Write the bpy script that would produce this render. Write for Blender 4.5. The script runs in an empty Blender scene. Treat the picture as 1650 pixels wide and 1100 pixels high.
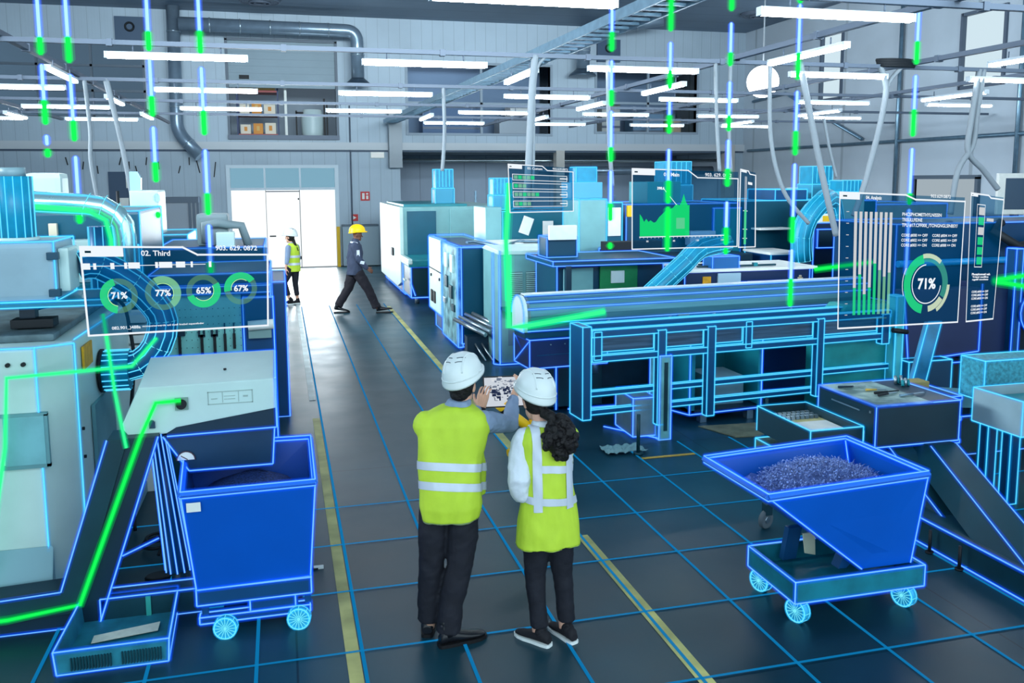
import bpy, bmesh, math, random
from mathutils import Vector, Matrix
random.seed(7)
R = math.radians
PI = math.pi
scn = bpy.context.scene
COL = scn.collection

# ------------------------------------------------------------ camera
cam_d = bpy.data.cameras.new('camera'); cam = bpy.data.objects.new('camera', cam_d); COL.objects.link(cam)
scn.camera = cam
_p, _y, _r = R(7.09), R(14.7), R(-0.31)
_f = Vector((math.sin(_y)*math.cos(_p), math.cos(_y)*math.cos(_p), -math.sin(_p)))
_r0 = Vector((math.cos(_y), -math.sin(_y), 0)); _u0 = _r0.cross(_f)
_rt = math.cos(_r)*_r0 + math.sin(_r)*_u0; _up = -math.sin(_r)*_r0 + math.cos(_r)*_u0
cam.matrix_world = Matrix(((_rt.x, _up.x, -_f.x, 0), (_rt.y, _up.y, -_f.y, 0), (_rt.z, _up.z, -_f.z, 2.8), (0, 0, 0, 1)))
cam_d.sensor_width = 36; cam_d.lens = 1415/1650*36; cam_d.shift_y = -85/1650
cam_d.clip_start = .05; cam_d.clip_end = 200

# ------------------------------------------------------------ world, exposure
w = bpy.data.worlds.new('world'); scn.world = w; w.use_nodes = True
w.node_tree.nodes['Background'].inputs[0].default_value = (.70, .90, 1.0, 1)
w.node_tree.nodes['Background'].inputs[1].default_value = 2.7
scn.view_settings.view_transform = 'Standard'; scn.view_settings.look = 'None'
scn.view_settings.exposure = 0.0; scn.view_settings.gamma = 1; scn.view_settings.use_curve_mapping = False
cy = scn.cycles
cy.use_denoising = True; cy.max_bounces = 6; cy.diffuse_bounces = 3; cy.glossy_bounces = 3
cy.transmission_bounces = 4; cy.transparent_max_bounces = 64; cy.sample_clamp_indirect = 4
cy.caustics_reflective = False; cy.caustics_refractive = False
LAMP_STRENGTH = 34.0

def area(name, loc, rot, sx, sy, energy, color=(1, 1, 1)):
    l = bpy.data.lights.new(name, 'AREA'); l.shape = 'RECTANGLE'; l.size = sx; l.size_y = sy
    l.energy = energy; l.color = color
    o = bpy.data.objects.new(name, l); COL.objects.link(o); o.location = loc; o.rotation_euler = rot
    return o
# daylight through the open gate and through the tall side windows
area('gate_daylight', (0.1, 29.0, 1.5), (R(-90), 0, 0), 3.2, 2.9, 420, (.85, .95, 1))
area('side_window_daylight', (16.2, 18.1, 6), (0, R(90), 0), 1.6, 1.3, 60, (.8, .92, 1))
area('side_window_daylight_far', (16.2, 24.1, 6.2), (0, R(90), 0), 1.9, 1.0, 60, (.8, .92, 1))

a_ = area('front_fill_light', (3, -1.5, 6.2), (R(93), 0, 0), 14, 2.0, 1050, (.80, .93, 1)); a_.data.spread = R(62)  # unseen light added behind the camera to brighten the far wall
b_ = area('left_fill_light', (-8.9, 14, 5.6), (0, R(-84), 0), 2.0, 14, 1150, (.84, .94, 1)); b_.data.spread = R(80)  # side light added to lift the right wall and left-facing machine sides
area('annex_fill_light', (10, 32.4, 3.6), (0, 0, 0), 9, 2, 260, (.8, .92, 1))  # added to brighten the dark annex; no lamp is modelled here
area('upper_room_fill_light', (0, 31.2, 7.8), (0, 0, 0), 14, 1.5, 120, (.9, .95, 1))  # added too, lightens the rooms behind the upper openings

# ------------------------------------------------------------ materials
MATS = {}
def lin(c):
    return tuple(((v/255)/12.92 if v/255 <= .04045 else ((v/255+.055)/1.055)**2.4) for v in c)
def mat(name, rgb, rough=.5, metal=0, emit=0, noise=0, scale=6, bump=0, spec=.3, vary=None, stretch=None):
    if name in MATS: return MATS[name]
    m = bpy.data.materials.new(name); m.use_nodes = True; nt = m.node_tree; b = nt.nodes['Principled BSDF']
    c = lin(rgb)
    b.inputs['Base Color'].default_value = (*c, 1); b.inputs['Roughness'].default_value = rough
    b.inputs['Metallic'].default_value = metal; b.inputs['Specular IOR Level'].default_value = spec
    if emit:
        b.inputs['Emission Color'].default_value = (*c, 1); b.inputs['Emission Strength'].default_value = emit
    if noise or bump:
        tc = nt.nodes.new('ShaderNodeTexCoord'); mp = nt.nodes.new('ShaderNodeMapping')
        if stretch: mp.inputs['Scale'].default_value = stretch
        n = nt.nodes.new('ShaderNodeTexNoise'); n.inputs['Scale'].default_value = scale; n.inputs['Detail'].default_value = 5
        nt.links.new(tc.outputs['Object'], mp.inputs[0]); nt.links.new(mp.outputs[0], n.inputs['Vector'])
        if noise:
            r = nt.nodes.new('ShaderNodeMix'); r.data_type = 'RGBA'
            d = lin(vary) if vary else tuple(v*(1-noise) for v in c)
            r.inputs['A'].default_value = (*d, 1); r.inputs['B'].default_value = (*[min(1, v*(1+noise*.4)) for v in c], 1)
            cr = nt.nodes.new('ShaderNodeMapRange'); cr.inputs['From Min'].default_value = .35; cr.inputs['From Max'].default_value = .65
            nt.links.new(n.outputs[0], cr.inputs[0]); nt.links.new(cr.outputs[0], r.inputs['Factor'])
            nt.links.new(r.outputs['Result'], b.inputs['Base Color'])
        if bump:
            bp = nt.nodes.new('ShaderNodeBump'); bp.inputs['Strength'].default_value = bump; bp.inputs['Distance'].default_value = .02
            nt.links.new(n.outputs[0], bp.inputs['Height']); nt.links.new(bp.outputs[0], b.inputs['Normal'])
    MATS[name] = m; return m
def emis(name, rgb, strength=1, alpha=1, tint=None):
    """light giving material; alpha under 1 lets what lies behind show through"""
    if name in MATS: return MATS[name]
    m = bpy.data.materials.new(name); m.use_nodes = True; nt = m.node_tree; nt.nodes.clear()
    o = nt.nodes.new('ShaderNodeOutputMaterial'); e = nt.nodes.new('ShaderNodeEmission')
    e.inputs[0].default_value = (*lin(rgb), 1); e.inputs[1].default_value = strength
    if alpha < 1:
        t = nt.nodes.new('ShaderNodeBsdfTransparent')
        if tint: t.inputs[0].default_value = (*tint, 1)
        if 'glow' in name or 'haze' in name:      # light in the air: adds to what lies behind, hides it only a little
            a_ = nt.nodes.new('ShaderNodeAddShader'); t.inputs[0].default_value = (1-alpha*.55, 1-alpha*.45, 1-alpha*.35, 1)
            e.inputs[1].default_value = strength*alpha
            nt.links.new(t.outputs[0], a_.inputs[0]); nt.links.new(e.outputs[0], a_.inputs[1]); nt.links.new(a_.outputs[0], o.inputs[0])
            m.cycles.emission_sampling = 'NONE'; MATS[name] = m; return m
        x = nt.nodes.new('ShaderNodeMixShader'); x.inputs[0].default_value = alpha
        nt.links.new(t.outputs[0], x.inputs[1]); nt.links.new(e.outputs[0], x.inputs[2]); nt.links.new(x.outputs[0], o.inputs[0])
    else: nt.links.new(e.outputs[0], o.inputs[0])
    m.cycles.emission_sampling = 'NONE' if (alpha < 1 or strength < 3) else 'AUTO'
    MATS[name] = m; return m

LINE_B = [emis('line_blue', (140, 215, 255), 1.05), emis('line_blue_glow', (25, 100, 255), 1.0, .40), emis('line_blue_haze', (10, 80, 255), .9, .15)]
LINE_C = [emis('line_cyan', (120, 235, 255), 1.05), emis('line_cyan_glow', (20, 180, 255), .9, .34), emis('line_cyan_haze', (0, 150, 235), .8, .10)]
BEAM_G = [emis('beam_green', (30, 255, 90), 1.1), emis('beam_green_glow', (0, 225, 60), .9, .40), emis('beam_green_haze', (0, 215, 90), .8, .14)]
BEAM_M = [emis('beam_mint', (70, 255, 150), 1.0), emis('beam_mint_glow', (0, 235, 120), .9, .40), emis('beam_mint_haze', (0, 215, 120), .8, .14)]
BEAM_B = [emis('beam_blue', (180, 222, 255), 1.5), emis('beam_blue_glow', (80, 135, 255), 1.2, .42), emis('beam_blue_haze', (60, 100, 255), 1.1, .2)]
WHITE_L = emis('screen_white', (240, 248, 255), 1.0)

CREAM = mat('cream_paint', (188, 214, 211), .38, noise=.06, scale=3)
CREAM_T = mat('cream_teal_paint', (112, 164, 168), .4, noise=.10, scale=3)
GREYP = mat('grey_paint', (120, 150, 160), .45, noise=.08, scale=4)
TEAL = mat('teal_panel', (0, 84, 108), .35, noise=.12, scale=2)
TEALM = mat('teal_mid_panel', (20, 128, 140), .4, noise=.15, scale=2)
CYANP = mat('cyan_filter_plastic', (16, 134, 170), .4, noise=.15, scale=8)
NAVY = mat('navy_panel', (14, 44, 62), .4, noise=.15, scale=2)
NAVY2 = mat('deep_blue_panel', (3, 62, 86), .4, noise=.12, scale=2)
DARKT = mat('dark_teal_steel', (14, 58, 70), .42, noise=.25, scale=2.5)
BLUE = mat('blue_bin_paint', (3, 84, 186), .38, noise=.08, scale=1.5)
BLUED = mat('blue_steel', (6, 66, 112), .4, noise=.12, scale=3)
BLACK = mat('black_rubber', (16, 22, 28), .6)
STEEL = mat('brushed_steel', (170, 185, 192), .3, .9, noise=.12, scale=12, stretch=(1, 1, 8))
STEELB = mat('blue_grey_steel', (120, 150, 170), .35, .7, noise=.15, scale=8)
RAIL = mat('light_rail_paint', (84, 96, 112), .5, .1)
CABLE = mat('grey_cable', (122, 132, 140), .6)
DUCT = mat('galvanised_duct', (120, 140, 158), .3, .45, noise=.12, scale=4)
PAPER = mat('paper_white', (222, 226, 222), .8, noise=.05, scale=10)
YELLOW = mat('warning_yellow', (226, 178, 20), .5)
ORANGE = mat('orange_label', (205, 150, 30), .6, noise=.2, scale=20)
RED = mat('red_sign', (190, 45, 45), .5)
GREENM = mat('machine_green', (20, 128, 74), .5, noise=.2, scale=4)
CHIPS = mat('metal_swarf', (112, 136, 196), .35, .55)

# ------------------------------------------------------------ mesh builder
class MB:
    def __init__(self): self.bm = bmesh.new()
    def _f(self, vs, mi=0, sm=False):
        try: f = self.bm.faces.new(vs)
        except ValueError: return
        f.material_index = mi; f.smooth = sm
    def box(self, x0, x1, y0, y1, z0, z1, mi=0):
        v = [self.bm.verts.new(p) for p in ((x0,y0,z0),(x1,y0,z0),(x1,y1,z0),(x0,y1,z0),(x0,y0,z1),(x1,y0,z1),(x1,y1,z1),(x0,y1,z1))]
        for q in ((0,3,2,1),(4,5,6,7),(0,1,5,4),(1,2,6,5),(2,3,7,6),(3,0,4,7)): self._f([v[i] for i in q], mi)
        return self
    def poly(self, pts, mi=0):
        self._f([self.bm.verts.new(p) for p in pts], mi); return self
    def prism(self, pts, axis, a0, a1, mi=0):
        """polygon pts (2D) pushed along axis: 'x' uses (y,z), 'y' uses (x,z), 'z' uses (x,y)"""
        def P(p, a): return {'x': (a, p[0], p[1]), 'y': (p[0], a, p[1]), 'z': (p[0], p[1], a)}[axis]
        A = [self.bm.verts.new(P(p, a0)) for p in pts]; B = [self.bm.verts.new(P(p, a1)) for p in pts]
        n = len(pts); self._f(A, mi); self._f(B[::-1], mi)
        for i in range(n): self._f([A[i], B[i], B[(i+1) % n], A[(i+1) % n]], mi)
        return self
    def tube(self, p0, p1, r, n=8, mi=0, r1=None, caps=True):
        return self.path([p0, p1], r, n, mi, [r, r if r1 is None else r1], caps)
    def path(self, pts, r, n=8, mi=0, radii=None, caps=True):
        pts = [Vector(p) for p in pts]; rings = []; prev = None
        for i, p in enumerate(pts):
            d = (pts[min(i+1, len(pts)-1)] - pts[max(i-1, 0)])
            if d.length < 1e-9: d = Vector((0, 0, 1))
            d.normalize()
            if prev is None:
                a = Vector((0, 0, 1)) if abs(d.z) < .9 else Vector((0, 1, 0))
                x = d.cross(a).normalized()
            else: x = (prev - d*prev.dot(d)).normalized()
            prev = x; y = d.cross(x); rr = radii[i] if radii else r
            rings.append([self.bm.verts.new(p + (x*math.cos(t*2*PI/n) + y*math.sin(t*2*PI/n))*rr) for t in range(n)])
        for a, b in zip(rings, rings[1:]):
            for t in range(n): self._f([a[t], a[(t+1) % n], b[(t+1) % n], b[t]], mi, n > 5)
        if caps: self._f(rings[0][::-1], mi); self._f(rings[-1], mi)
        return self
    def loft(self, rings, n=20, mi=0, sm=True, power=1.0):
        """rings: (cx,cy,cz,rx,ry,yaw)"""
        RR = []
        for (cx, cyy, cz, rx, ry, yw) in rings:
            c, s = math.cos(yw), math.sin(yw); ring = []
            for t in range(n):
                a = t*2*PI/n; u = math.cos(a); v = math.sin(a)
                u = math.copysign(abs(u)**power, u)*rx; v = math.copysign(abs(v)**power, v)*ry
                ring.append(self.bm.verts.new((cx+u*c-v*s, cyy+u*s+v*c, cz)))
            RR.append(ring)
        for a, b in zip(RR, RR[1:]):
            for t in range(n): self._f([a[t], a[(t+1) % n], b[(t+1) % n], b[t]], mi, sm)
        self._f(RR[0][::-1], mi); self._f(RR[-1], mi)
        return self
    def sphere(self, c, r, seg=16, mi=0, M=None):
        r = (r, r, r) if not hasattr(r, '__len__') else r
        m = Matrix.Translation(c) @ (M or Matrix.Identity(4)) @ Matrix.Diagonal((*r, 1))
        res = bmesh.ops.create_uvsphere(self.bm, u_segments=seg, v_segments=max(6, seg*2//3), radius=1, matrix=m)
        for v in res['verts']:
            for f in v.link_faces: f.material_index = mi; f.smooth = True
        return self
    def capsule(self, p0, p1, r0, r1=None, n=12):
        r1 = r0 if r1 is None else r1
        self.tube(p0, p1, r0, n, r1=r1); self.sphere(p0, r0, n); self.sphere(p1, r1, n); return self
    def wheel(self, c, axis, r, w, n=20, mi=0):
        a = Vector(axis).normalized()*w/2; c = Vector(c)
        return self.path([c-a, c-a*.8, c+a*.8, c+a], r, n, mi, [r*.9, r, r, r*.9])
    def mesh(self, name, mats, bevel=0, keep=False):
        bmesh.ops.recalc_face_normals(self.bm, faces=self.bm.faces)
        if bevel:
            es = [e for e in self.bm.edges if len(e.link_faces) == 2 and e.calc_face_angle(0) > .5]
            bmesh.ops.bevel(self.bm, geom=es, offset=bevel, segments=2, profile=.7, affect='EDGES', clamp_overlap=True)
        me = bpy.data.meshes.new(name); self.bm.to_mesh(me)
        if not keep: self.bm.free()
        for m in (mats if isinstance(mats, (list, tuple)) else [mats]): me.materials.append(m)
        return me
    def build(self, name, mats, parent=None, off=(0, 0, 0), bevel=0):
        if any(off): bmesh.ops.translate(self.bm, verts=self.bm.verts, vec=[-v for v in off])
        o = bpy.data.objects.new(name, self.mesh(name, mats, bevel)); COL.objects.link(o)
        if parent: o.parent = parent
        return o

def tag(o, label=None, cat=None, group=None, kind=None):
    if label: o['label'] = label
    if cat: o['category'] = cat
    if group: o['group'] = group
    if kind: o['kind'] = kind
    return o
def thing(name, label, cat, loc=(0, 0, 0), rz=0, group=None):
    o = bpy.data.objects.new(name, None); o.empty_display_size = .1; COL.objects.link(o)
    o.location = loc; o.rotation_euler = (0, 0, rz); return tag(o, label, cat, group)
def copy_tree(o, parent=None):
    c = o.copy(); COL.objects.link(c)
    if parent: c.parent = parent
    for ch in [x for x in bpy.data.objects if x.parent == o]: copy_tree(ch, c)
    return c
def single(mb, name, mats, label, cat, loc=None, group=None, kind=None, bevel=0):
    o = mb.build(name, mats, None, loc or (0, 0, 0), bevel)
    if loc: o.location = loc
    return tag(o, label, cat, group, kind)

BE = ((0,1),(1,2),(2,3),(3,0),(4,5),(5,6),(6,7),(7,4),(0,4),(1,5),(2,6),(3,7))
class Mach:
    """a thing whose parts are given in world coordinates (or local ones when it is turned by rz)"""
    def __init__(self, name, label, cat, loc, rz=0, group=None, r=None, off=True):
        self.root = thing(name, label, cat, loc, rz, group); self.off = tuple(loc) if (rz == 0 and off) else (0, 0, 0)
        self.segs = []; self.r = r or max(.0032, .00062*loc[1])
    def box(self, part, b, m, wire=0, bevel=.006, parent=None):
        o = MB().box(*b).build(part, m, parent or self.root, self.off, bevel)
        if wire: self.wbox(b, wire)
        return o
    def mb(self, part, mb, m, parent=None, bevel=0, label=None):
        o = mb.build(part, m, parent or self.root, self.off, bevel)
        if label: o['label'] = label
        return o
    def wbox(self, b, which=1):
        x0, x1, y0, y1, z0, z1 = b; e = self.r*.6
        x0 -= e; x1 += e; y0 -= e; y1 += e; z1 += e
        v = ((x0,y0,z0),(x1,y0,z0),(x1,y1,z0),(x0,y1,z0),(x0,y0,z1),(x1,y0,z1),(x1,y1,z1),(x0,y1,z1))
        for i, (a, c) in enumerate(BE):
            if which == 2 and i in (0, 1, 2, 3): continue
            self.segs.append((v[a], v[c]))
    def wire(self, pts, close=False):
        pts = list(pts) + ([pts[0]] if close else [])
        for a, c in zip(pts, pts[1:]): self.segs.append((a, c))
    def done(self, line=LINE_B, name='glowing_outline', glow=(2.3, 4.6), label='glowing blue outline', scale=1):
        if not self.segs: return self.root
        mb = MB(); r = self.r*scale
        for a, c in self.segs:
            mb.tube(a, c, r, 4, 0, caps=False); mb.tube(a, c, r*glow[0], 6, 1, caps=False)
            if glow[1]: mb.tube(a, c, r*glow[1], 6, 2, caps=False)
        o = mb.build(name, line, self.root, self.off); o['label'] = label; self.segs = []
        return self.root

# ------------------------------------------------------------ setting
def grid_mat(name, rgb, axis, step, depth=.4, rough=.5, dark=.82, cross=None):
    """sheet metal wall: fine vertical folds and a panel joint every step metres"""
    m = mat(name, rgb, rough, noise=.10, scale=.5); nt = m.node_tree; b = nt.nodes['Principled BSDF']
    g = nt.nodes.new('ShaderNodeNewGeometry'); s = nt.nodes.new('ShaderNodeSeparateXYZ'); nt.links.new(g.outputs['Position'], s.inputs[0])
    def frac(sc):
        a = nt.nodes.new('ShaderNodeMath'); a.operation = 'MULTIPLY'; a.inputs[1].default_value = 1/sc
        f = nt.nodes.new('ShaderNodeMath'); f.operation = 'FRACT'
        nt.links.new(s.outputs[axis], a.inputs[0]); nt.links.new(a.outputs[0], f.inputs[0]); return f
    f = frac(step); lt = nt.nodes.new('ShaderNodeMath'); lt.operation = 'LESS_THAN'; lt.inputs[1].default_value = .045
    nt.links.new(f.outputs[0], lt.inputs[0])
    f2 = frac(step/4); gt = nt.nodes.new('ShaderNodeMath'); gt.operation = 'GREATER_THAN'; gt.inputs[1].default_value = .5
    nt.links.new(f2.outputs[0], gt.inputs[0])
    mx = nt.nodes.new('ShaderNodeMix'); mx.data_type = 'RGBA'
    src = b.inputs['Base Color'].links[0].from_socket
    nt.links.new(lt.outputs[0], mx.inputs['Factor']); nt.links.new(src, mx.inputs['A'])
    mx.inputs['B'].default_value = (*[v*.72 for v in lin(rgb)], 1)
    nt.links.new(mx.outputs['Result'], b.inputs['Base Color'])
    bp = nt.nodes.new('ShaderNodeBump'); bp.inputs['Strength'].default_value = depth; bp.inputs['Distance'].default_value = .02
    nt.links.new(gt.outputs[0], bp.inputs['Height']); nt.links.new(bp.outputs[0], b.inputs['Normal'])
    return m
WALLM = grid_mat('wall_sheet_metal', (160, 178, 192), 0, .36)
WALLR = grid_mat('side_wall_panel', (176, 190, 202), 1, 2.6, .15, dark=.8)
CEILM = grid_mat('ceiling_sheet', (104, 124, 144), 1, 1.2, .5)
BANDM = mat('wall_band_paint', (176, 184, 190), .5)
ROOMM = grid_mat('annex_wall_sheet', (120, 138, 156), 0, .9, .4)

def floor_material():
    m = mat('floor_concrete', (22, 64, 78), .4, noise=.35, scale=.35, vary=(10, 42, 54), spec=.32); nt = m.node_tree; b = nt.nodes['Principled BSDF']
    base = b.inputs['Base Color'].links[0].from_socket
    tc = nt.nodes.new('ShaderNodeTexCoord')
    n = nt.nodes.new('ShaderNodeTexNoise'); n.inputs['Scale'].default_value = 1.6; n.inputs['Detail'].default_value = 7; n.inputs['Roughness'].default_value = .55
    nt.links.new(tc.outputs['Object'], n.inputs['Vector'])
    cr = nt.nodes.new('ShaderNodeMapRange'); cr.inputs['From Min'].default_value = .2; cr.inputs['From Max'].default_value = .8
    cr.inputs['To Min'].default_value = .82; cr.inputs['To Max'].default_value = 1.15
    nt.links.new(n.outputs[0], cr.inputs[0])
    mu = nt.nodes.new('ShaderNodeMix'); mu.data_type = 'RGBA'; mu.blend_type = 'MULTIPLY'; mu.inputs['Factor'].default_value = 1
    nt.links.new(base, mu.inputs['A']); nt.links.new(cr.outputs[0], mu.inputs['B'])
    br = nt.nodes.new('ShaderNodeTexBrick'); br.offset = 0; br.inputs['Scale'].default_value = 1
    br.inputs['Brick Width'].default_value = 4.2; br.inputs['Row Height'].default_value = 4.2; br.inputs['Mortar Size'].default_value = .007
    br.inputs['Color1'].default_value = (1, 1, 1, 1); br.inputs['Color2'].default_value = (1, 1, 1, 1); br.inputs['Mortar'].default_value = (.35, .35, .35, 1)
    nt.links.new(tc.outputs['Object'], br.inputs['Vector'])
    m2 = nt.nodes.new('ShaderNodeMix'); m2.data_type = 'RGBA'; m2.blend_type = 'MULTIPLY'; m2.inputs['Factor'].default_value = 1
    nt.links.new(mu.outputs['Result'], m2.inputs['A']); nt.links.new(br.outputs['Color'], m2.inputs['B'])
    nt.links.new(m2.outputs['Result'], b.inputs['Base Color'])
    rr = nt.nodes.new('ShaderNodeMapRange'); rr.inputs['From Min'].default_value = .2; rr.inputs['From Max'].default_value = .8
    rr.inputs['To Min'].default_value = .28; rr.inputs['To Max'].default_value = .44
    nt.links.new(n.outputs[0], rr.inputs[0]); nt.links.new(rr.outputs[0], b.inputs['Roughness'])
    return m
def struct(name, mb, mats, bevel=0): return tag(mb.build(name, mats, bevel=bevel), kind='structure')

struct('floor', MB().box(-9.5, 17, -3, 36, -.1, 0), floor_material())
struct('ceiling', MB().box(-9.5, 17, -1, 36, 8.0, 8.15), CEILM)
def holed_wall(mb, axis, a0, a1, z0, z1, t0, t1, holes):
    xs = sorted({a0, a1, *[h[0] for h in holes], *[h[1] for h in holes]}); zs = sorted({z0, z1, *[h[2] for h in holes], *[h[3] for h in holes]})
    for x0, x1 in zip(xs, xs[1:]):
        for c0, c1 in zip(zs, zs[1:]):
            mx_, mz = (x0+x1)/2, (c0+c1)/2
            if any(h[0] < mx_ < h[1] and h[2] < mz < h[3] for h in holes): continue
            mb.box(x0, x1, t0, t1, c0, c1) if axis == 'x' else mb.box(t0, t1, x0, x1, c0, c1)
WY = 29.4
holes = [(-1.5, 1.75, 0, 3.2), (3.9, 16.0, 0, 3.72), (-1.42, 1.86, 4.22, 7.15), (-8.3, -3.85, 4.75, 7.05), (4.2, 9.1, 4.35, 6.6), (10.8, 14.6, 4.45, 6.5)]
mb = MB(); holed_wall(mb, 'x', -9.2, 16.6, 0, 8, WY, WY+.2, holes); struct('wall_far', mb, WALLM)
mb = MB(); holed_wall(mb, 'y', -1, 36, 0, 8, 16.5, 16.7, [(17.4, 18.75, 5.0, 6.75), (23.6, 24.65, 5.2, 7.15), (18.0, 20.2, 1.7, 2.75)]); struct('wall_right', mb, WALLR)
struct('wall_left', MB().box(-9.3, -9.1, -1, 29.5, 0, 8), WALLR)
struct('wall_annex', MB().box(3.0, 16.6, 35, 35.1, 0, 8).box(3.8, 3.9, WY+.2, 35, 0, 4.2), ROOMM)
struct('wall_upper_room', MB().box(-9, 3.7, 33, 33.1, 3.9, 8), mat('upper_room_paint', (120, 134, 146), .7))
struct('floor_upper_room', MB().box(-9, 16.5, WY+.2, 35, 3.76, 3.9), mat('upper_floor', (96, 108, 118), .7))
for i, (z0, z1, d) in enumerate(((3.78, 4.02, .12), (3.72, 3.79, .05))):
    struct(f'trim_{i+1}', MB().box(-9.1, 16.5, WY-d, WY+.01, z0, z1), BANDM if i == 0 else mat('shadow_gap', (70, 86, 104), .6))
struct('trim_3', MB().box(9.3, 9.6, WY-.1, WY+.25, 0, 3.8).box(15.75, 16.1, WY-.16, WY+.2, 0, 4.0), mat('beige_column', (176, 176, 172), .5))
struct('trim_4', MB().box(3.5, 3.92, WY-.45, WY-.05, 3.2, 5.0), mat('grey_bracket', (150, 160, 168), .5))
# open gate: frame, lit opening, transom
struct('door_1', MB().box(-1.62, -1.5, WY-.08, WY+.22, 0, 3.3).box(1.75, 1.87, WY-.08, WY+.22, 0, 3.3).box(-1.5, 1.75, WY-.08, WY+.22, 3.2, 3.3)
       .box(-1.5, 1.75, WY-.05, WY+.1, 2.5, 2.58).box(-.48, -.42, WY-.05, WY+.1, 2.58, 3.2).box(.62, .68, WY-.05, WY+.1, 2.58, 3.2), mat('gate_frame', (188, 204, 214), .4))
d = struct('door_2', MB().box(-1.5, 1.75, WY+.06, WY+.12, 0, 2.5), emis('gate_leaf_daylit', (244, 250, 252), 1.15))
MB().box(-.445, -.43, WY+.03, WY+.065, 0, 2.5).box(.61, .63, WY+.03, WY+.065, 0, 2.5).box(-.44, .62, WY+.03, WY+.065, 2.44, 2.47).build('door_seam', mat('seam_dark', (70, 80, 90), .6), d)
MB().box(-.36, -.16, WY+.0, WY+.05, 1.0, 1.04).box(.57, .63, WY, WY+.06, .25, .35).box(.56, .6, WY, WY+.06, 2.18, 2.24).build('door_handle', BLACK, d)
d = struct('window_1', MB().box(-1.5, 1.75, WY+.04, WY+.07, 2.58, 3.2), emis('transom_glass', (140, 190, 214), .8))
for i, (b0, b1, z0, z1) in enumerate(((17.4, 18.75, 5.0, 6.75), (23.6, 24.65, 5.2, 7.15))):
    o = struct(f'window_{i+2}', MB().box(16.56, 16.62, b0, b1, z0, z1), emis('daylit_pane', (214, 236, 246), .95))
    fr = MB()
    for a, b in ((b0-.05, b0+.03), (b1-.03, b1+.05)): fr.box(16.44, 16.56, a, b, z0-.05, z1+.05)
    fr.box(16.44, 16.56, b0, b1, z0-.05, z0+.03).box(16.44, 16.56, b0, b1, z1-.03, z1+.05).build('window_frame', RAIL, o)
# upper window with half lowered shutter
sh = grid_mat('shutter_slats', (126, 146, 158), 2, .22, .5)
o = struct('window_4', MB().box(-1.42, 1.86, WY+.04, WY+.1, 5.72, 7.15), sh)
MB().box(-1.5, -1.42, WY-.04, WY+.2, 4.1, 7.2).box(1.86, 1.94, WY-.04, WY+.2, 4.1, 7.2).box(-1.5, 1.94, WY-.04, WY+.2, 7.15, 7.23).build('window_frame', mat('window_frame_dark', (84, 98, 112), .5), o)
MB().box(-1.5, 1.94, WY-.14, WY+.2, 4.1, 4.24).build('window_sill', RAIL, o)
MB().box(-1.1, -.8, WY-.02, WY+.05, 5.98, 6.1).build('shutter_lock', BLACK, o)
# upper left glazing and two openings on the right
gl = emis('dim_glass', (92, 116, 136), .8, .6, (.7, .8, .88))  # emission put into the panes so the dark glazing looks lighter
o = struct('window_5', MB().box(-8.3, -3.85, WY+.08, WY+.1, 4.75, 7.05), gl)
f_ = MB()
for z in (4.72, 5.5, 6.25, 7.0): f_.box(-8.3, -3.85, WY+.03, WY+.12, z, z+.07)
for x in (-8.3, -6.9, -5.4, -3.92): f_.box(x, x+.07, WY+.03, WY+.12, 4.75, 7.05)
f_.build('window_frame', mat('window_frame_dark', (84, 98, 112), .5), o)
for k, (x0, x1, z0, z1) in enumerate(((4.2, 9.1, 4.35, 6.6), (10.8, 14.6, 4.45, 6.5))):
    f_ = MB()
    for a, b, c, e in ((x0-.08, x0, z0-.08, z1+.08), (x1, x1+.08, z0-.08, z1+.08), (x0, x1, z1, z1+.08), (x0, x1, z0-.08, z0)): f_.box(a, b, WY-.04, WY+.2, c, e)
    f_.box(x0, x1, WY+.02, WY+.1, z0+.95, z0+1.03).box((x0+x1)/2, (x0+x1)/2+.08, WY+.02, WY+.1, z0, z1)
    struct(f'window_{k+6}', f_, mat('window_frame_grey', (130, 146, 160), .5))
    struct(f'wall_upper_back_{"near" if k == 0 else "far"}', MB().box(x0-.4, x1+.4, 32, 32.1, 3.9, 8), mat('upper_back_paint', (104, 128, 156) if k == 0 else (130, 142, 150), .7))
# floor paint and floor light grid
YL = mat('yellow_floor_paint', (178, 176, 110), .55, noise=.35, scale=3)
struct('trim_5', MB().box(.28, .36, 3.5, 10.4, .002, .004), YL)
struct('trim_6', MB().box(.27, .35, 11.3, 26, .002, .004), mat('white_floor_paint', (176, 190, 190), .5, noise=.3, scale=3))
struct('trim_7', MB().box(2.17, 2.26, 3.0, 6.3, .002, .004).box(2.2, 2.3, 7.0, 19.5, .002, .004), YL)
struct('trim_8', MB().box(3.42, 4.02, 7.94, 7.99, .002, .004), mat('ochre_floor_paint', (196, 160, 60), .5))
gm = emis('floor_light_line', (14, 132, 196), .85, .62)
g = MB()
for k in range(-3, 9):
    x = -.23+k*.608; y1 = 20 if k < 5 else 8.4
    g.box(x-.011, x+.011, 3.2, y1, .005, .006)
for k in range(0, 6):
    y = 3.42+k*.8; g.box(-2.0, 7.0, y-.01, y+.01, .0065, .0075)
struct('trim_9', g, gm)
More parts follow.
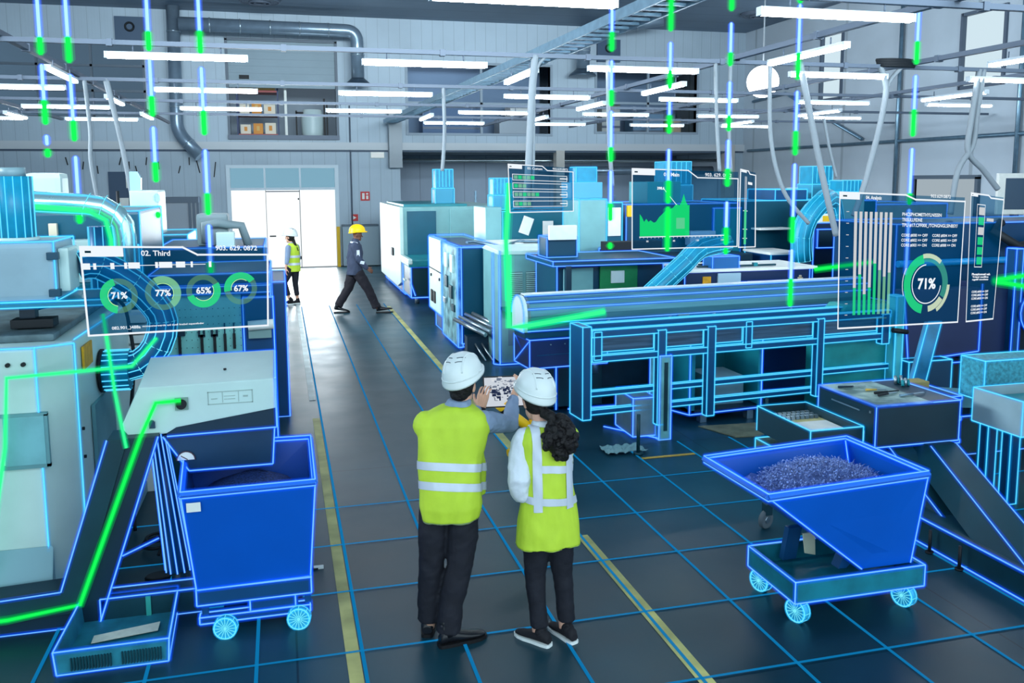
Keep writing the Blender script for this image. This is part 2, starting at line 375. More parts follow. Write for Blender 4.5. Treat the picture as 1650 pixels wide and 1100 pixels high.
# ------------------------------------------------------------ ceiling lamps
HOUS = mat('lamp_housing', (196, 206, 214), .4)
DIFF = emis('lamp_diffuser_lit', (242, 250, 255), LAMP_STRENGTH); DIFF.cycles.emission_sampling = 'AUTO'
LG = 'tube lamps hung under the ceiling rails'
def make_lamp():
    t = thing('ceiling_lamp', 'x', 'lamp', (0, 0, 4.1), 0, LG)
    m = MB()
    m.prism([(-.034, .05), (-.024, .01), (.024, .01), (.034, .05)], 'x', -.71, .71)
    m.build('lamp_diffuser', DIFF, t, bevel=.008)
    MB().box(-.72, .72, -.04, .04, .05, .08).box(-.735, -.71, -.04, .04, 0.01, .08).box(.71, .735, -.04, .04, 0.01, .08).build('lamp_housing', HOUS, t)
    for hx in (-.45, .45): MB().tube((hx, 0, .085), (hx, 0, .16), .008, 6).build('lamp_hanger', RAIL, t)
    return t
lamp0 = make_lamp(); first = [True]
def lamp(x, y, rz, label, z=4.1):
    o = lamp0 if first[0] else copy_tree(lamp0); first[0] = False
    o.location = (x, y, z); o.rotation_euler = (0, 0, rz); o['label'] = label
ORD = ['leftmost', 'second from the left', 'third from the left', 'fourth from the left', 'fifth from the left', 'sixth from the left', 'seventh from the left']
rows = [(6.6, [1.85, 4.55], 'nearest row'), (10.4, [-1.02, 1.7, 4.44, 7.22, 10.0], 'second row from the front'), (14.1, [-3.65, -1.0, 1.67, 4.32, 7.05, 9.7, 12.4], 'third row from the front'),
        (17.6, [-3.65, -1.0, 1.65, 4.26, 6.9, 9.5, 12.1], 'fourth row from the front'), (20.9, [-5.9, -3.65, 4.08, 6.65, 9.3, 11.8], 'farthest row')]
for y, xs, rn in rows:
    for k, x in enumerate(xs): lamp(x, y, 0, f'crosswise tube lamp, {ORD[k]} in the {rn}')
NTH = ['first', 'second', 'third', 'fourth']
for x, ys, cn in ((-5.1, [16.2, 20.0], 'at the far left'), (-2.6, [12.4, 16.1, 19.8], 'left of the aisle'), (3.12, [11.4, 19.1], 'under the cable ladder'),
                  (5.65, [8.75, 12.5, 15.7, 19.2], 'middle right'), (10.95, [12.6, 16.4, 19.8], 'by the right wall')):
    for k, y in enumerate(ys): lamp(x, y, PI/2, f'{NTH[k]} tube lamp from the front in the lengthwise line {cn}')
lamp(8.35, 8.3, PI/2, 'white tube lamp along the hall at the top right corner')
# rails
def beam(name, a, b, w_, h_, m, label, cat='rail', group=None):
    a, b = Vector(a), Vector(b); L = (b-a).length; ang = math.atan2(b.y-a.y, b.x-a.x)
    mb = MB().box(0, L, -w_/2, w_/2, 0, h_)
    n = int(L/1.8)
    for i in range(1, n): mb.box(i*1.8-.03, i*1.8+.03, -w_/2-.012, w_/2+.012, -.015, h_+.01)
    o = mb.build(name, m); o.location = a; o.rotation_euler = (0, -math.asin((b.z-a.z)/L), ang)
    return tag(o, label, cat, group)
RG = 'steel rails that carry the lamps'
for i, (y, nm) in enumerate(((6.6, 'nearest'), (10.4, 'second'), (14.1, 'third'), (17.6, 'fourth'), (20.9, 'farthest'))):
    beam('crosswise_rail', (-8.9 if i else 4.2, y, 4.25), (16.3, y, 4.25), .06, .05, RAIL, f'{nm} steel rail across the hall carrying tube lamps', 'rail', RG)
for x, y0, y1, nm in ((-5.1, 6, 24, 'left'), (-2.75, 6, 25, 'left of the aisle'), (5.7, 5.0, 25, 'middle right'), (8.35, 4.5, 25, 'right'), (10.95, 4.5, 25, 'far right')):
    beam('lengthwise_rail', (x, y0, 4.30), (x, y1, 4.30), .07, .06, RAIL, f'steel rail along the hall, {nm}', 'rail', RG)
# cable ladder
t = thing('cable_ladder', 'galvanised cable ladder running overhead along the hall to the wall bracket', 'cable tray', (4.2, 5, 4.62))
L_ = MB(); L_.box(-.22, -.19, 0, 23.9, 0, .12).box(.19, .22, 0, 23.9, 0, .12); L_.build('side_rail', STEELB, t)
for i in range(80): MB().box(-.19, .19, i*.3, i*.3+.04, .01, .04).build('rung', STEELB, t)
L_ = MB()
for j, (x, r) in enumerate(((-.1, .03), (-.02, .022), (.05, .028), (.12, .018))):
    L_.path([(x+.02*math.sin(k*.9+j), k*.8, .06+r) for k in range(30)], r, 6)
L_.build('cables', mat('dark_cables', (60, 74, 92), .6), t)
t.rotation_euler = (0, 0, R(1.6))
# hanging cables
def cable(pts, r, label, m=CABLE, name='hanging_cable', group='cables hanging from the ceiling rails'):
    P = [Vector(p) for p in pts]; Q = []
    for i in range(len(P)-1):
        p0, p1, p2, p3 = P[max(i-1, 0)], P[i], P[i+1], P[min(i+2, len(P)-1)]
        for k in range(8):
            s = k/8; Q.append(.5*((2*p1)+(-p0+p2)*s+(2*p0-5*p1+4*p2-p3)*s*s+(-p0+3*p1-3*p2+p3)*s**3))
    Q.append(P[-1])
    return single(MB().path(Q, r, 8), name, m, label, 'cable', tuple(P[-1]), group)
cable([(-2.67, 14.1, 4.28), (-2.632, 14.1, 3.552), (-2.651, 14.1, 3.082), (-2.576, 14.1, 2.424)], .03, 'pale hanging cable above the overhead pipe at left')
cable([(-2.397, 14.1, 4.28), (-2.256, 14.1, 3.543), (-2.115, 14.1, 2.612), (-1.974, 14.01, 2.33)], .03, 'grey hanging cable in front of the dark door')
cable([(-2.369, 14.1, 4.28), (-2.209, 14.1, 3.27), (-2.068, 14.1, 2.33), (-1.833, 14.1, 1.813)], .035, 'thick grey hanging cable reaching down to the lathe tops at left')
cable([(2.585, 14.1, 4.28), (2.594, 14.1, 3.552), (2.547, 14.1, 2.941)], .03, 'grey hanging cable above the small blue filter tower')
cable([(3.033, 10.4, 4.28), (2.99, 10.4, 3.84), (2.947, 10.4, 3.017), (2.912, 10.4, 2.453)], .045, 'thick grey hose hanging behind the bar chart panel')
cable([(3.172, 10.4, 4.28), (3.033, 10.4, 4.013), (3.007, 10.4, 2.973), (2.981, 10.4, 2.453)], .02, 'thin cable twisted beside the thick grey hose')
cable([(3.961, 10.4, 4.28), (3.987, 10.4, 3.32), (4.039, 10.4, 2.713)], .028, 'grey cable hanging right of the bar chart panel')
cable([(5.417, 10.4, 4.28), (5.46, 10.4, 3.493), (5.512, 10.4, 2.887)], .025, 'pale cable hanging just above the area chart panel')
cable([(5.633, 10.4, 4.28), (5.633, 10.4, 3.407), (5.677, 10.4, 2.887)], .025, 'second pale cable hanging above the area chart panel')
cable([(6.197, 10.4, 4.28), (6.24, 10.4, 3.32), (6.457, 10.4, 2.627), (6.847, 10.4, 2.193)], .028, 'pale cable curving down below the bright lamp')
cable([(6.639, 10.4, 4.28), (6.847, 10.4, 3.493), (7.063, 10.4, 2.713), (7.28, 10.4, 2.02)], .042, 'straight pale pole slanting down to the yellow box')
cable([(7.02, 10.4, 3.58), (7.107, 10.4, 3.233), (7.245, 10.4, 2.8)], .02, 'thin dark cable with a plug by the cyan filter box')
cable([(7.843, 10.4, 4.28), (7.956, 10.4, 4.013), (7.904, 10.4, 3.58), (7.757, 10.4, 2.973), (7.661, 10.4, 2.627), (7.54, 10.4, 2.28)], .04, 'grey forked cable hanging above the big gauge panel')
cable([(8.19, 10.4, 4.28), (7.991, 10.4, 4.057), (7.93, 10.4, 3.753)], .03, 'short cable joining the forked cable at its top')
cable([(9.447, 10.4, 4.28), (9.36, 10.4, 3.58), (9.343, 10.4, 3.147), (9.62, 10.4, 2.887), (9.88, 10.4, 2.627)], .04, 'grey cable hanging above the narrow side panel')
cable([(9.516, 10.4, 4.28), (9.447, 10.4, 3.667), (9.403, 10.4, 3.233), (9.187, 10.4, 2.887), (9.1, 10.4, 2.28)], .04, 'twin grey cable parting to the left above the narrow side panel')
MB_ = MB()
for k in range(5): MB_.path([(8.1+.28*math.cos(a*PI/6), 10.4+.1*math.sin(a*PI/6)+k*.01, 4.28+k*.022) for a in range(13)], .018, 6)
single(MB_, 'cable_coil', BLACK, 'black coiled cable lying on the rail above the forked cable', 'cable', (8.1, 10.4, 4.26))
# ventilation ducts
def ductpath(name, pts, r, label, flange=None, hood=False, m=DUCT):
    t = thing(name, label, 'duct', pts[-1]); P = []
    V = [Vector(p) for p in pts]
    for i, p in enumerate(V):
        if 0 < i < len(V)-1:
            a = (V[i-1]-p).normalized()*r*1.7; b = (V[i+1]-p).normalized()*r*1.7
            for k in range(7):
                s = k/6; P.append((p+a)*(1-s)**2+p*2*s*(1-s)+(p+b)*s*s)
        else: P.append(p)
    MB().path(P, r, 20).build('duct_pipe', m, t, pts[-1])
    for a, b in zip(V, V[1:]):
        L = (b-a).length; n = max(1, int(L/.9)); d = (b-a).normalized()
        for k in range(1, n+1):
            c = a+d*(k*L/(n+1)); MB().tube(c-d*.02, c+d*.02, r*1.08, 20).build('joint_ring', mat('duct_ring', (150, 168, 182), .3, .7), t, pts[-1])
    if hood: MB().loft([(V[-1].x, V[-1].y, V[-1].z-.22, r*2.1, r*2.1, 0), (V[-1].x, V[-1].y, V[-1].z-.16, r*2.0, r*2.0, 0), (V[-1].x, V[-1].y, V[-1].z+.02, r, r, 0)]).build('hood', mat('hood_dark', (70, 88, 104), .4, .5), t, pts[-1])
    return t
ductpath('ventilation_duct', [(-2.9, 28.8, 8.0), (-2.95, 28.8, 4.3), (-2.3, 28.6, 3.55)], .19, 'vertical galvanised duct on the far wall left of the gate, bent at its foot')
ductpath('ventilation_duct', [(-2.7, 28.2, 7.4), (2.5, 28.4, 7.4), (2.5, 28.4, 5.95)], .2, 'galvanised duct running above the upper window and down to a round hood', hood=True)
ductpath('ventilation_duct', [(12.4, 27.5, 8.0), (10.0, 28.4, 7.7), (10.0, 28.6, 6.45)], .22, 'galvanised duct with a round hood beside the cable ladder', hood=True)
for x, y, nm in ((-.36, 27.2, 'over the upper window'), (15.0, 25.9, 'at the upper right by the side wall'), (14.4, 22.5, 'nearest to the camera at the upper right')):
    mb = MB()
    for r in (.55, .42, .29, .16): mb.path([(r*math.cos(k*PI/12), r*math.sin(k*PI/12), -(.06 if r > .3 else .1)) for k in range(25)], .03, 6)
    mb.loft([(0, 0, -.08, .5, .5, 0), (0, 0, 0, .62, .62, 0)])
    o = single(mb, 'ceiling_diffuser', RAIL, f'round ringed air diffuser in the ceiling {nm}', 'vent', None, 'round air diffusers'); o.location = (x, y, 8.0)
for i, (x, z) in enumerate(((-4.2, 7.35), (11.2, 7.2))):
    t = thing('wall_vent_box', ['dark square vent box on the far wall, upper left', 'dark square vent box behind the duct hood, upper right'][i], 'vent', (x, WY, z))
    MB().box(-.42, .42, -.12, 0, -.38, .38).build('vent_housing', mat('vent_dark', (58, 80, 104), .5), t)
    MB().path([(.12*math.cos(k*PI/8), -.14, .08+.12*math.sin(k*PI/8)) for k in range(17)], .03, 6).build('vent_ring', BLACK, t)
# bright work lamp
t = thing('bright_round_lamp', 'dazzling round work lamp hanging in the upper right of the hall', 'lamp', (10.85, 18.5, 5.0))
MB().sphere((0, 0, 0), .36, 24).build('lamp_globe', emis('globe_white', (250, 253, 255), 9), t)
MB().tube((0, 0, .3), (0, 0, 3.0), .02, 6).build('lamp_cord', CABLE, t)
# wall fittings
for nm, x, z, s, lab in (('exit_sign', 2.72, 2.28, .15, 'small red sign on the far wall right of the gate, the upper one'), ('fire_sign', 2.36, 1.58, .11, 'small red sign with a white arrow above the light switch')):
    t = thing(nm, lab, 'sign', (x, WY-.03, z))
    MB().box(-s, s, 0, .03, -s, s).build('sign_plate', RED, t)
    if nm == 'exit_sign': MB().box(-.1, -.02, -.006, 0, -.1, .1).box(.03, .1, -.006, 0, -.1, .02).box(.03, .1, -.006, 0, .05, .1).build('sign_mark', PAPER, t)
    else: MB().prism([(-.05, -.06), (.06, 0), (-.05, .06)], 'y', -.006, 0).build('sign_mark', PAPER, t)
t = thing('emergency_light', 'white emergency light box under the wall band near the bracket', 'lamp', (3.15, WY-.1, 3.62))
MB().box(-.22, .22, 0, .1, -.1, .1).build('housing', PAPER, t, bevel=.01); MB().box(-.2, .2, -.02, 0, -.08, .06).build('cover', emis('cover_lit', (225, 240, 245), .8), t)
single(MB().tube((2.28, WY-.05, .9), (2.28, WY-.05, 5.2), .025, 8), 'wall_pipe', RAIL, 'thin vertical pipe on the far wall right of the gate', 'pipe', (2.28, WY-.05, .9))
t = thing('wall_cupboard', 'grey metal wall cupboard right of the gate behind the yellow helmet', 'cupboard', (2.35, WY-.35, 0))
MB().box(-.42, .75, 0, .33, .02, 1.3).build('body', mat('cupboard_grey', (150, 168, 178), .5), t, bevel=.01)
MB().box(-.42, .75, -.02, .34, 1.3, 1.36).build('lid', mat('lid_dark', (90, 106, 118), .5), t); MB().box(-.6, -.5, 0, .2, 0, 1.3).build('post', YELLOW, t)
for pts, lab in (([(16.42, 28.9, 3.78), (16.42, 8, 3.78)], 'long horizontal pipe along the right wall'), ([(16.4, 20.9, 1.5), (16.4, 20.9, 7.6)], 'thin vertical pipe on the right wall'),
                 ([(16.4, 28.6, 5.5), (16.4, 26.5, 5.6), (16.4, 25.6, 5.2), (16.4, 22.4, 3.9)], 'slanting pipe on the right wall'), ([(16.4, 16.8, 1.5), (16.4, 16.8, 7.8)], 'vertical pipe at the right edge of the right wall')):
    single(MB().path(pts, .05, 8), 'wall_pipe', STEELB, lab, 'pipe', pts[0], 'pipes on the right wall')
o = struct('window_8', MB().box(16.55, 16.6, 18.0, 20.2, 1.7, 2.75), emis('low_daylit_pane', (190, 206, 216), .7))
MB().box(16.4, 16.55, 17.9, 20.3, 2.75, 2.85).box(16.4, 16.55, 17.9, 18.0, 1.7, 2.8).box(16.4, 16.55, 20.2, 20.3, 1.7, 2.8).build('window_frame', mat('window_frame_dark', (84, 98, 112), .5), o)
t = thing('wall_screen', 'dark square screen in a white frame at the right edge', 'screen', (14.8, 14.9, 2.45), R(-20))
MB().box(-.5, .5, 0, .12, -.42, .42).build('frame', PAPER, t, bevel=.01); MB().box(-.36, .36, -.01, 0, -.32, .32).build('screen_glass', mat('dark_glass', (34, 64, 90), .2), t)
MB().box(-.04, .04, .05, .12, -2.45, -.42).build('stand', STEELB, t)
# far left: doorway, black tools on wall
t = thing('dark_wall_panel', 'dark blue panel door on the far wall at left', 'door', (-4.6, WY-.12, 0))
MB().box(-.45, .42, 0, .1, 0, 3.1).build('leaf', mat('dark_door', (52, 76, 102), .5), t); MB().box(.05, .3, -.02, 0, 2.6, 2.95).box(-.25, .1, -.03, 0, 2.05, 2.3).build('notice', PAPER, t)
NTHW = ['first', 'second', 'third', 'fourth', 'fifth', 'sixth', 'seventh', 'eighth', 'ninth', 'tenth', 'eleventh', 'twelfth']
BG = 'small black clips in a line on the far wall'
for i, x in enumerate((-6.2, -5.75, -5.35, -4.7, -4.45, -4.25, -3.95, -3.6, -3.0, -2.7, -2.45, -1.95)):
    h_ = .24 if i > 9 else .12
    o = single(MB().box(-.015, .015, -.03, 0, -h_, h_), 'wall_clip', BLACK, f'{NTHW[i]} black clip from the left in the line on the far wall', 'clip', None, BG)
    o.location = (x, WY, 3.42-(i % 3)*.13); o.rotation_euler = (0, R((-12, 8, -4, 15, 0)[i % 5]), 0)
t = thing('pallet_cage', 'dark framed glass cabinet at the far wall left of the gate', 'cabinet', (-3.2, 28.4, 0))
MB().box(-.7, .75, 0, .6, 0, 2.15).build('body', mat('cage_grey', (140, 152, 164), .5), t)
f_ = MB().box(-.8, .8, -.05, .65, 2.15, 2.32)
for x in (.5, .62, .74): f_.box(x, x+.07, -.06, 0, .4, 2.15)
f_.build('frame', mat('cage_frame', (80, 96, 112), .5), t)
# storage behind the upper window
t = thing('storage_rack', 'orange and blue storage rack behind the upper window', 'rack', (-.6, 30.2, 3.9))
for z in (.35, 1.0, 1.75): MB().box(-.62, .62, 0, .9, z, z+.07).build('shelf', mat('rack_red', (150, 70, 70), .5), t)
mb = MB()
for x in (-.66, .62):
    for y in (0, .86): mb.box(x, x+.05, y, y+.05, 0, 2.6)
mb.build('upright', mat('rack_blue', (30, 50, 90), .5), t)
CB = [mat('carton_tan', (206, 168, 104), .7), mat('carton_pale', (214, 206, 190), .7), mat('carton_orange', (206, 140, 70), .7)]
cl = [(-.55, 1.82, .45, .42, 0, 'tan carton on the top shelf at left'), (-.03, 1.82, .6, .62, 0, 'large tan carton on the top shelf'), (-.55, 1.07, .3, .3, 1, 'pale carton on the middle shelf at left'),
      (-.18, 1.07, .3, .38, 2, 'orange carton on the middle shelf centre'), (.2, 1.07, .36, .3, 1, 'pale carton on the middle shelf at right'),
      (-.55, .42, .32, .3, 1, 'round pale bundle on the bottom shelf at left'), (-.15, .42, .3, .34, 2, 'orange striped box on the bottom shelf'), (.22, .42, .34, .36, 1, 'pale box on the bottom shelf at right')]
for x, z, w_, h_, c, lab in cl:
    t2 = thing('storage_box', lab, 'box', (-.6+x, 30.25, 3.9+z), 0, 'boxes on the storage rack')
    MB().box(0, w_, 0, .6, 0, h_).build('box_body', CB[c], t2, bevel=.01); MB().box(w_*.35, w_*.65, -.004, 0, h_*.3, h_*.75).build('box_label', CB[(c+1) % 3], t2)
struct('trim_10', MB().box(.25, .33, 30, 30.1, 3.9, 5.8), PAPER)
t = thing('upper_machine', 'grey barrel shaped machine behind the upper window at right', 'machine', (1.15, 30.4, 3.9))
MB().box(-.35, .35, 0, .6, .0, .2).loft([(0, .3, .2, .3, .3, 0), (0, .3, .5, .36, .33, 0), (0, .3, 1.0, .38, .33, 0), (0, .3, 1.25, .3, .3, 0)]).build('drum', mat('drum_pale', (176, 196, 200), .4), t)
MB().box(.45, .5, 0, .1, 0, 1.5).box(.36, .42, 0, .1, 0, 1.6).box(-.55, -.5, 0, .1, 0, 1.2).box(-.55, -.3, 0, .1, 1.1, 1.16).build('frame', BLACK, t)
# stored goods behind the right upper openings
for i, (x, z, w_, h_, c, lab) in enumerate(((7.5, 4.4, 1.3, .7, (150, 164, 176), 'grey crate behind the upper opening under the cable ladder'), (7.9, 5.1, .8, .5, (190, 196, 200), 'pale crate on top of the grey crate in the upper opening'),
        (4.8, 4.4, 2.0, .9, (74, 100, 134), 'blue container behind the upper opening'), (12.5, 4.5, 1.2, .8, (96, 128, 156), 'blue grey crate behind the far upper opening'), (11.3, 4.5, .7, 1.1, (160, 168, 170), 'tall grey box behind the far upper opening'), (13.9, 4.5, .5, .6, (170, 150, 130), 'tan box behind the far upper opening'))):
    z = 3.9 if i != 1 else 4.9+.0
    h2 = h_+.5 if i != 1 else h_
    t2 = thing('stored_crate', lab, 'crate', (x, 30.2, z), 0, 'crates behind the upper openings')
    if i == 0: h2 = 1.0
    MB().box(0, w_, 0, .8, 0, h2).build('crate_body', mat(f'crate_{i}', c, .6), t2, bevel=.02)
    MB().box(0, w_, -.02, 0, h2*.45, h2*.5).box(0, w_, -.02, 0, h2-.06, h2).build('crate_rim', RAIL, t2)
# ============================================================ machines, left side
# cream machining centre
M = Mach('machining_centre', 'large cream machining centre cut off by the left edge of the photo', 'machine', (-2.0, 7.0, 0), r=.0036)
plan = [(-2.9, 6.15), (-1.56, 6.15), (-1.39, 6.4), (-1.31, 8.35), (-2.9, 8.35)]
M.mb('body', MB().prism(plan, 'z', .12, 1.74), CREAM, bevel=.02)
M.mb("top_cover", MB().box(-2.85, -1.5, 6.4, 8.2, 1.74, 1.79), mat("top_dull", (92, 112, 118), .6, noise=.4, scale=6), bevel=.02)
M.mb('skirt', MB().prism([(-2.9, 6.02), (-1.5, 6.02), (-1.28, 6.32), (-1.26, 8.4), (-2.9, 8.4)], 'z', 0, .10).prism([(6.02, .1), (6.14, .42), (6.14, .1)], 'x', -2.9, -1.53), mat('skirt_teal', (120, 160, 172), .5), bevel=.01)
M.mb('side_panel', MB().box(-1.37, -1.345, 6.75, 8.2, .2, 1.2), mat('side_teal', (100, 150, 158), .45, noise=.15, scale=3))
wnd = M.mb('inspection_window', MB().box(-1.77, -1.53, 6.12, 6.15, .98, 1.3), mat('window_teal_glass', (118, 176, 186), .15, noise=.15, scale=5), bevel=.004)
M.mb('window_frame', MB().box(-1.79, -1.51, 6.125, 6.16, .955, .98).box(-1.79, -1.51, 6.125, 6.16, 1.3, 1.32).box(-1.53, -1.51, 6.125, 6.16, .96, 1.31), mat('side_teal', (100, 150, 158), .45), wnd)
for x in (-1.72, -1.63): M.mb('knob', MB().tube((x, 6.13, 1.64), (x, 6.15, 1.64), .014, 14), BLACK)
M.mb('warning_label', MB().prism([(6.58, 1.5), (6.86, 1.5), (6.86, 1.66), (6.58, 1.66)], 'x', -1.375, -1.36), ORANGE)
for z in (1.1, .9): M.mb('bolt', MB().tube((-1.40, 6.5, z), (-1.37, 6.5, z), .012, 8), BLACK)
M.wire([(-2.3, 6.14, 1.745), (-1.56, 6.14, 1.745), (-1.38, 6.4, 1.72), (-1.385, 6.4, .12)])
M.wire([(-1.56, 6.14, 1.745), (-1.56, 6.14, .12)]); M.wire([(-1.38, 6.4, 1.745), (-1.31, 8.35, 1.745)])
M.wire([(-2.3, 6.02, .1), (-1.5, 6.02, .1), (-1.28, 6.32, .1)])
M.done(LINE_C, label='glowing cyan outline')
# green trace along the machine
def trace(name, pts, r, cols, label, off=None, cat='light line', gl=(1.9, 3.2)):
    mb = MB(); mb.path(pts, r, 8, 0); mb.path(pts, r*gl[0], 8, 1); mb.path(pts, r*gl[1], 8, 2)
    return single(mb, name, cols, label, cat, off or pts[0])
trace('green_light_line', [(-1.92, 6.03, .2), (-1.74, 6.03, 1.13), (-1.70, 6.03, 1.58), (-1.28, 6.1, 1.585), (-1.06, 6.6, 1.5), (-.93, 6.9, 1.64)], .0085, BEAM_M, 'green glowing line up and across the cream machine at left')

# blower cabinet on the machine
M = Mach('blower_cabinet', 'grey blower cabinet standing on the cream machine under the cyan filter', 'cabinet', (-1.75, 6.6, 1.8), r=.0036)
M.box('body', (-2.2, -1.49, 6.5, 7.1, 2.0, 2.4), mat('blower_grey', (140, 168, 182), .45, noise=.12, scale=3), 1, .04)
M.box('hinge', (-1.53, -1.46, 6.47, 6.53, 2.28, 2.33), NAVY2, bevel=.004); M.box('hinge', (-1.53, -1.46, 6.47, 6.53, 2.03, 2.08), NAVY2, bevel=.004)
M.box('side_latch', (-1.49, -1.42, 6.6, 6.9, 2.05, 2.35), CREAM, bevel=.02)
M.box('foot', (-1.78, -1.68, 6.7, 6.8, 1.74, 2.0), NAVY); M.box('clamp', (-1.82, -1.55, 6.62, 6.78, 1.8, 1.86), BLACK)
M.box('shelf_plate', (-2.2, -1.2, 6.5, 7.15, 1.96, 1.995), mat('teal_shelf', (30, 118, 140), .4), 1)
M.done(LINE_C, label='glowing cyan outline')
M = Mach('filter_cylinder', 'cyan ribbed filter cylinder at the left edge above the blower cabinet', 'filter', (-1.8, 6.8, 2.4), r=.003)
M.mb('filter_body', MB().tube((-1.78, 6.8, 2.4), (-1.78, 6.8, 2.84), .115, 24), CYANP); M.mb('filter_cap', MB().tube((-1.78, 6.8, 2.84), (-1.78, 6.8, 2.90), .08, 20), GREYP)
M.mb('filter_base', MB().tube((-1.78, 6.8, 2.38), (-1.78, 6.8, 2.42), .14, 24), CREAM)
for k in range(14):
    a = k*PI/7; M.wire([(-1.78+.118*math.cos(a), 6.8+.118*math.sin(a), 2.42), (-1.78+.118*math.cos(a), 6.8+.118*math.sin(a), 2.84)])
M.done(LINE_C, glow=(2, 0), label='glowing cyan ribs')

def netduct(name, pts, r, label, cols=LINE_C, nrib=10, step=.12, lr=.003, body=CYANP, trans=None):
    """flexible duct wrapped in a glowing net"""
    P = []; V = [Vector(p) for p in pts]
    for i in range(len(V)-1):
        p0, p1, p2, p3 = V[max(i-1, 0)], V[i], V[i+1], V[min(i+2, len(V)-1)]; n = max(2, int((p2-p1).length/step))
        for k in range(n):
            s = k/n; P.append(.5*((2*p1)+(-p0+p2)*s+(2*p0-5*p1+4*p2-p3)*s*s+(-p0+3*p1-3*p2+p3)*s**3))
    P.append(V[-1]); t = thing(name, label, 'duct', pts[0])
    MB().path(P, r, 22).build('duct_wall', body, t, pts[0])
    mb = MB(); prev = None; rings = []
    for i, p in enumerate(P):
        d = (P[min(i+1, len(P)-1)]-P[max(i-1, 0)]).normalized()
        if prev is None:
            a = Vector((0, 0, 1)) if abs(d.z) < .9 else Vector((0, 1, 0)); x = d.cross(a).normalized()
        else: x = (prev-d*prev.dot(d)).normalized()
        prev = x; y = d.cross(x); rings.append([p+(x*math.cos(k*2*PI/nrib)+y*math.sin(k*2*PI/nrib))*(r+lr*.6) for k in range(nrib)])
    for i, rg in enumerate(rings):
        if i+1 < len(rings):
            for k in range(nrib): mb.tube(rg[k], rings[i+1][k], lr, 4, 0, caps=False); mb.tube(rg[k], rings[i+1][k], lr*2.2, 5, 1, caps=False)
        if i % 2 == 0:
            for k in range(nrib): mb.tube(rg[k], rg[(k+1) % nrib], lr, 4, 0, caps=False)
    o = mb.build('glowing_net', cols, t, pts[0]); o['label'] = 'glowing cyan net'
    return t
DUCTB = mat('duct_cyan_dark', (14, 100, 150), .4, noise=.2, scale=6)
netduct('net_duct', [(-1.42, 6.9, 2.2), (-1.3, 6.95, 2.2), (-1.1, 7.05, 2.05), (-.96, 7.1, 1.88), (-.9, 7.1, 1.74), (-.95, 7.1, 1.55), (-1.08, 7.1, 1.42), (-1.3, 7.1, 1.38)], .105, 'flexible duct in a cyan glowing net curving from the blower down to the machine side', body=DUCTB)
t = thing('duct_flange', 'wide cyan ribbed flange where the net duct enters the machine side', 'flange', (-1.3, 7.1, 1.38))
MB().tube((-1.345, 7.1, 1.38), (-1.15, 7.1, 1.38), .15, 28).build('flange_body', CYANP, t, (-1.3, 7.1, 1.38)); MB().tube((-1.355, 7.1, 1.38), (-1.335, 7.1, 1.38), .165, 28).build('seal_ring', BLACK, t, (-1.3, 7.1, 1.38))
mb = MB()
for k in range(18):
    a = k*PI/9; p = (7.1+.153*math.cos(a), 1.38+.153*math.sin(a)); mb.tube((-1.33, *p), (-1.15, *p), .003, 4, 0); mb.tube((-1.33, *p), (-1.15, *p), .007, 5, 1)
o = mb.build('glowing_ribs', LINE_C, t, (-1.3, 7.1, 1.38)); o['label'] = 'glowing cyan ribs'
# black hose from machine top down its side
def hose(pts, r, label, m=BLACK, name='hose', group=None):
    P = [Vector(p) for p in pts]; Q = []
    for i in range(len(P)-1):
        p0, p1, p2, p3 = P[max(i-1, 0)], P[i], P[i+1], P[min(i+2, len(P)-1)]
        for k in range(7):
            s = k/7; Q.append(.5*((2*p1)+(-p0+p2)*s+(2*p0-5*p1+4*p2-p3)*s*s+(-p0+3*p1-3*p2+p3)*s**3))
    Q.append(P[-1]); return single(MB().path(Q, r, 8), name, m, label, 'hose', tuple(P[-1]), group)
hose([(-1.75, 6.75, 1.9), (-1.45, 7.2, 1.93), (-1.26, 7.5, 1.85), (-1.2, 7.5, 1.6), (-1.18, 7.45, 1.35), (-1.22, 7.4, .9), (-1.24, 7.4, .4), (-1.22, 7.3, .02)], .014, 'black hose running over the cream machine and down its right side')

# overhead shiny pipe at left
t = thing('overhead_pipe', 'wide silvery pipe with a faceted elbow at the upper left', 'pipe', (-1.3, 7.6, 2.6))
o_ = (-1.3, 7.6, 2.6)
PP = [(-2.6, 7.6, 2.66), (-2.0, 7.6, 2.655), (-1.48, 7.6, 2.62), (-1.36, 7.6, 2.6), (-1.27, 7.6, 2.54), (-1.22, 7.6, 2.46), (-1.21, 7.6, 2.36), (-1.21, 7.6, 1.85)]
MB().path(PP, .085, 20).build('pipe_wall', mat('bright_pipe', (176, 214, 216), .22, .8), t, o_)
mb = MB()
for dy, dz in ((-.088, 0), (-.05, .075), (-.05, -.07)):
    q = [(p[0]-(dz if i > 4 else 0)*(1 if i > 4 else 0), p[1]+dy, p[2]+(dz if i <= 4 else 0)) for i, p in enumerate(PP)]
    mb.path(q, .004, 5, 0); mb.path(q, .010, 6, 1)
for i in (2, 3, 4, 5, 6): mb.path([(PP[i][0]+.09*math.cos(a*PI/8)*.4, PP[i][1]-.088*abs(math.sin(a*PI/8)), PP[i][2]+.09*math.cos(a*PI/8)) for a in range(9)], .003, 5, 0)
o = mb.build('glowing_seams', LINE_C, t, o_); o['label'] = 'glowing cyan seams'
trace('green_light_line', [(-2.6, 7.5, 2.63), (-1.95, 7.5, 2.62), (-1.45, 7.5, 2.57), (-1.33, 7.5, 2.5), (-1.3, 7.5, 2.35), (-1.3, 7.5, 2.05)], .013, BEAM_M, 'green glowing line along the overhead pipe at upper left')
M = Mach('net_tube', 'short upright cyan glowing tube beside the elbow of the overhead pipe', 'filter', (-1.5, 8.2, 1.9), r=.003)
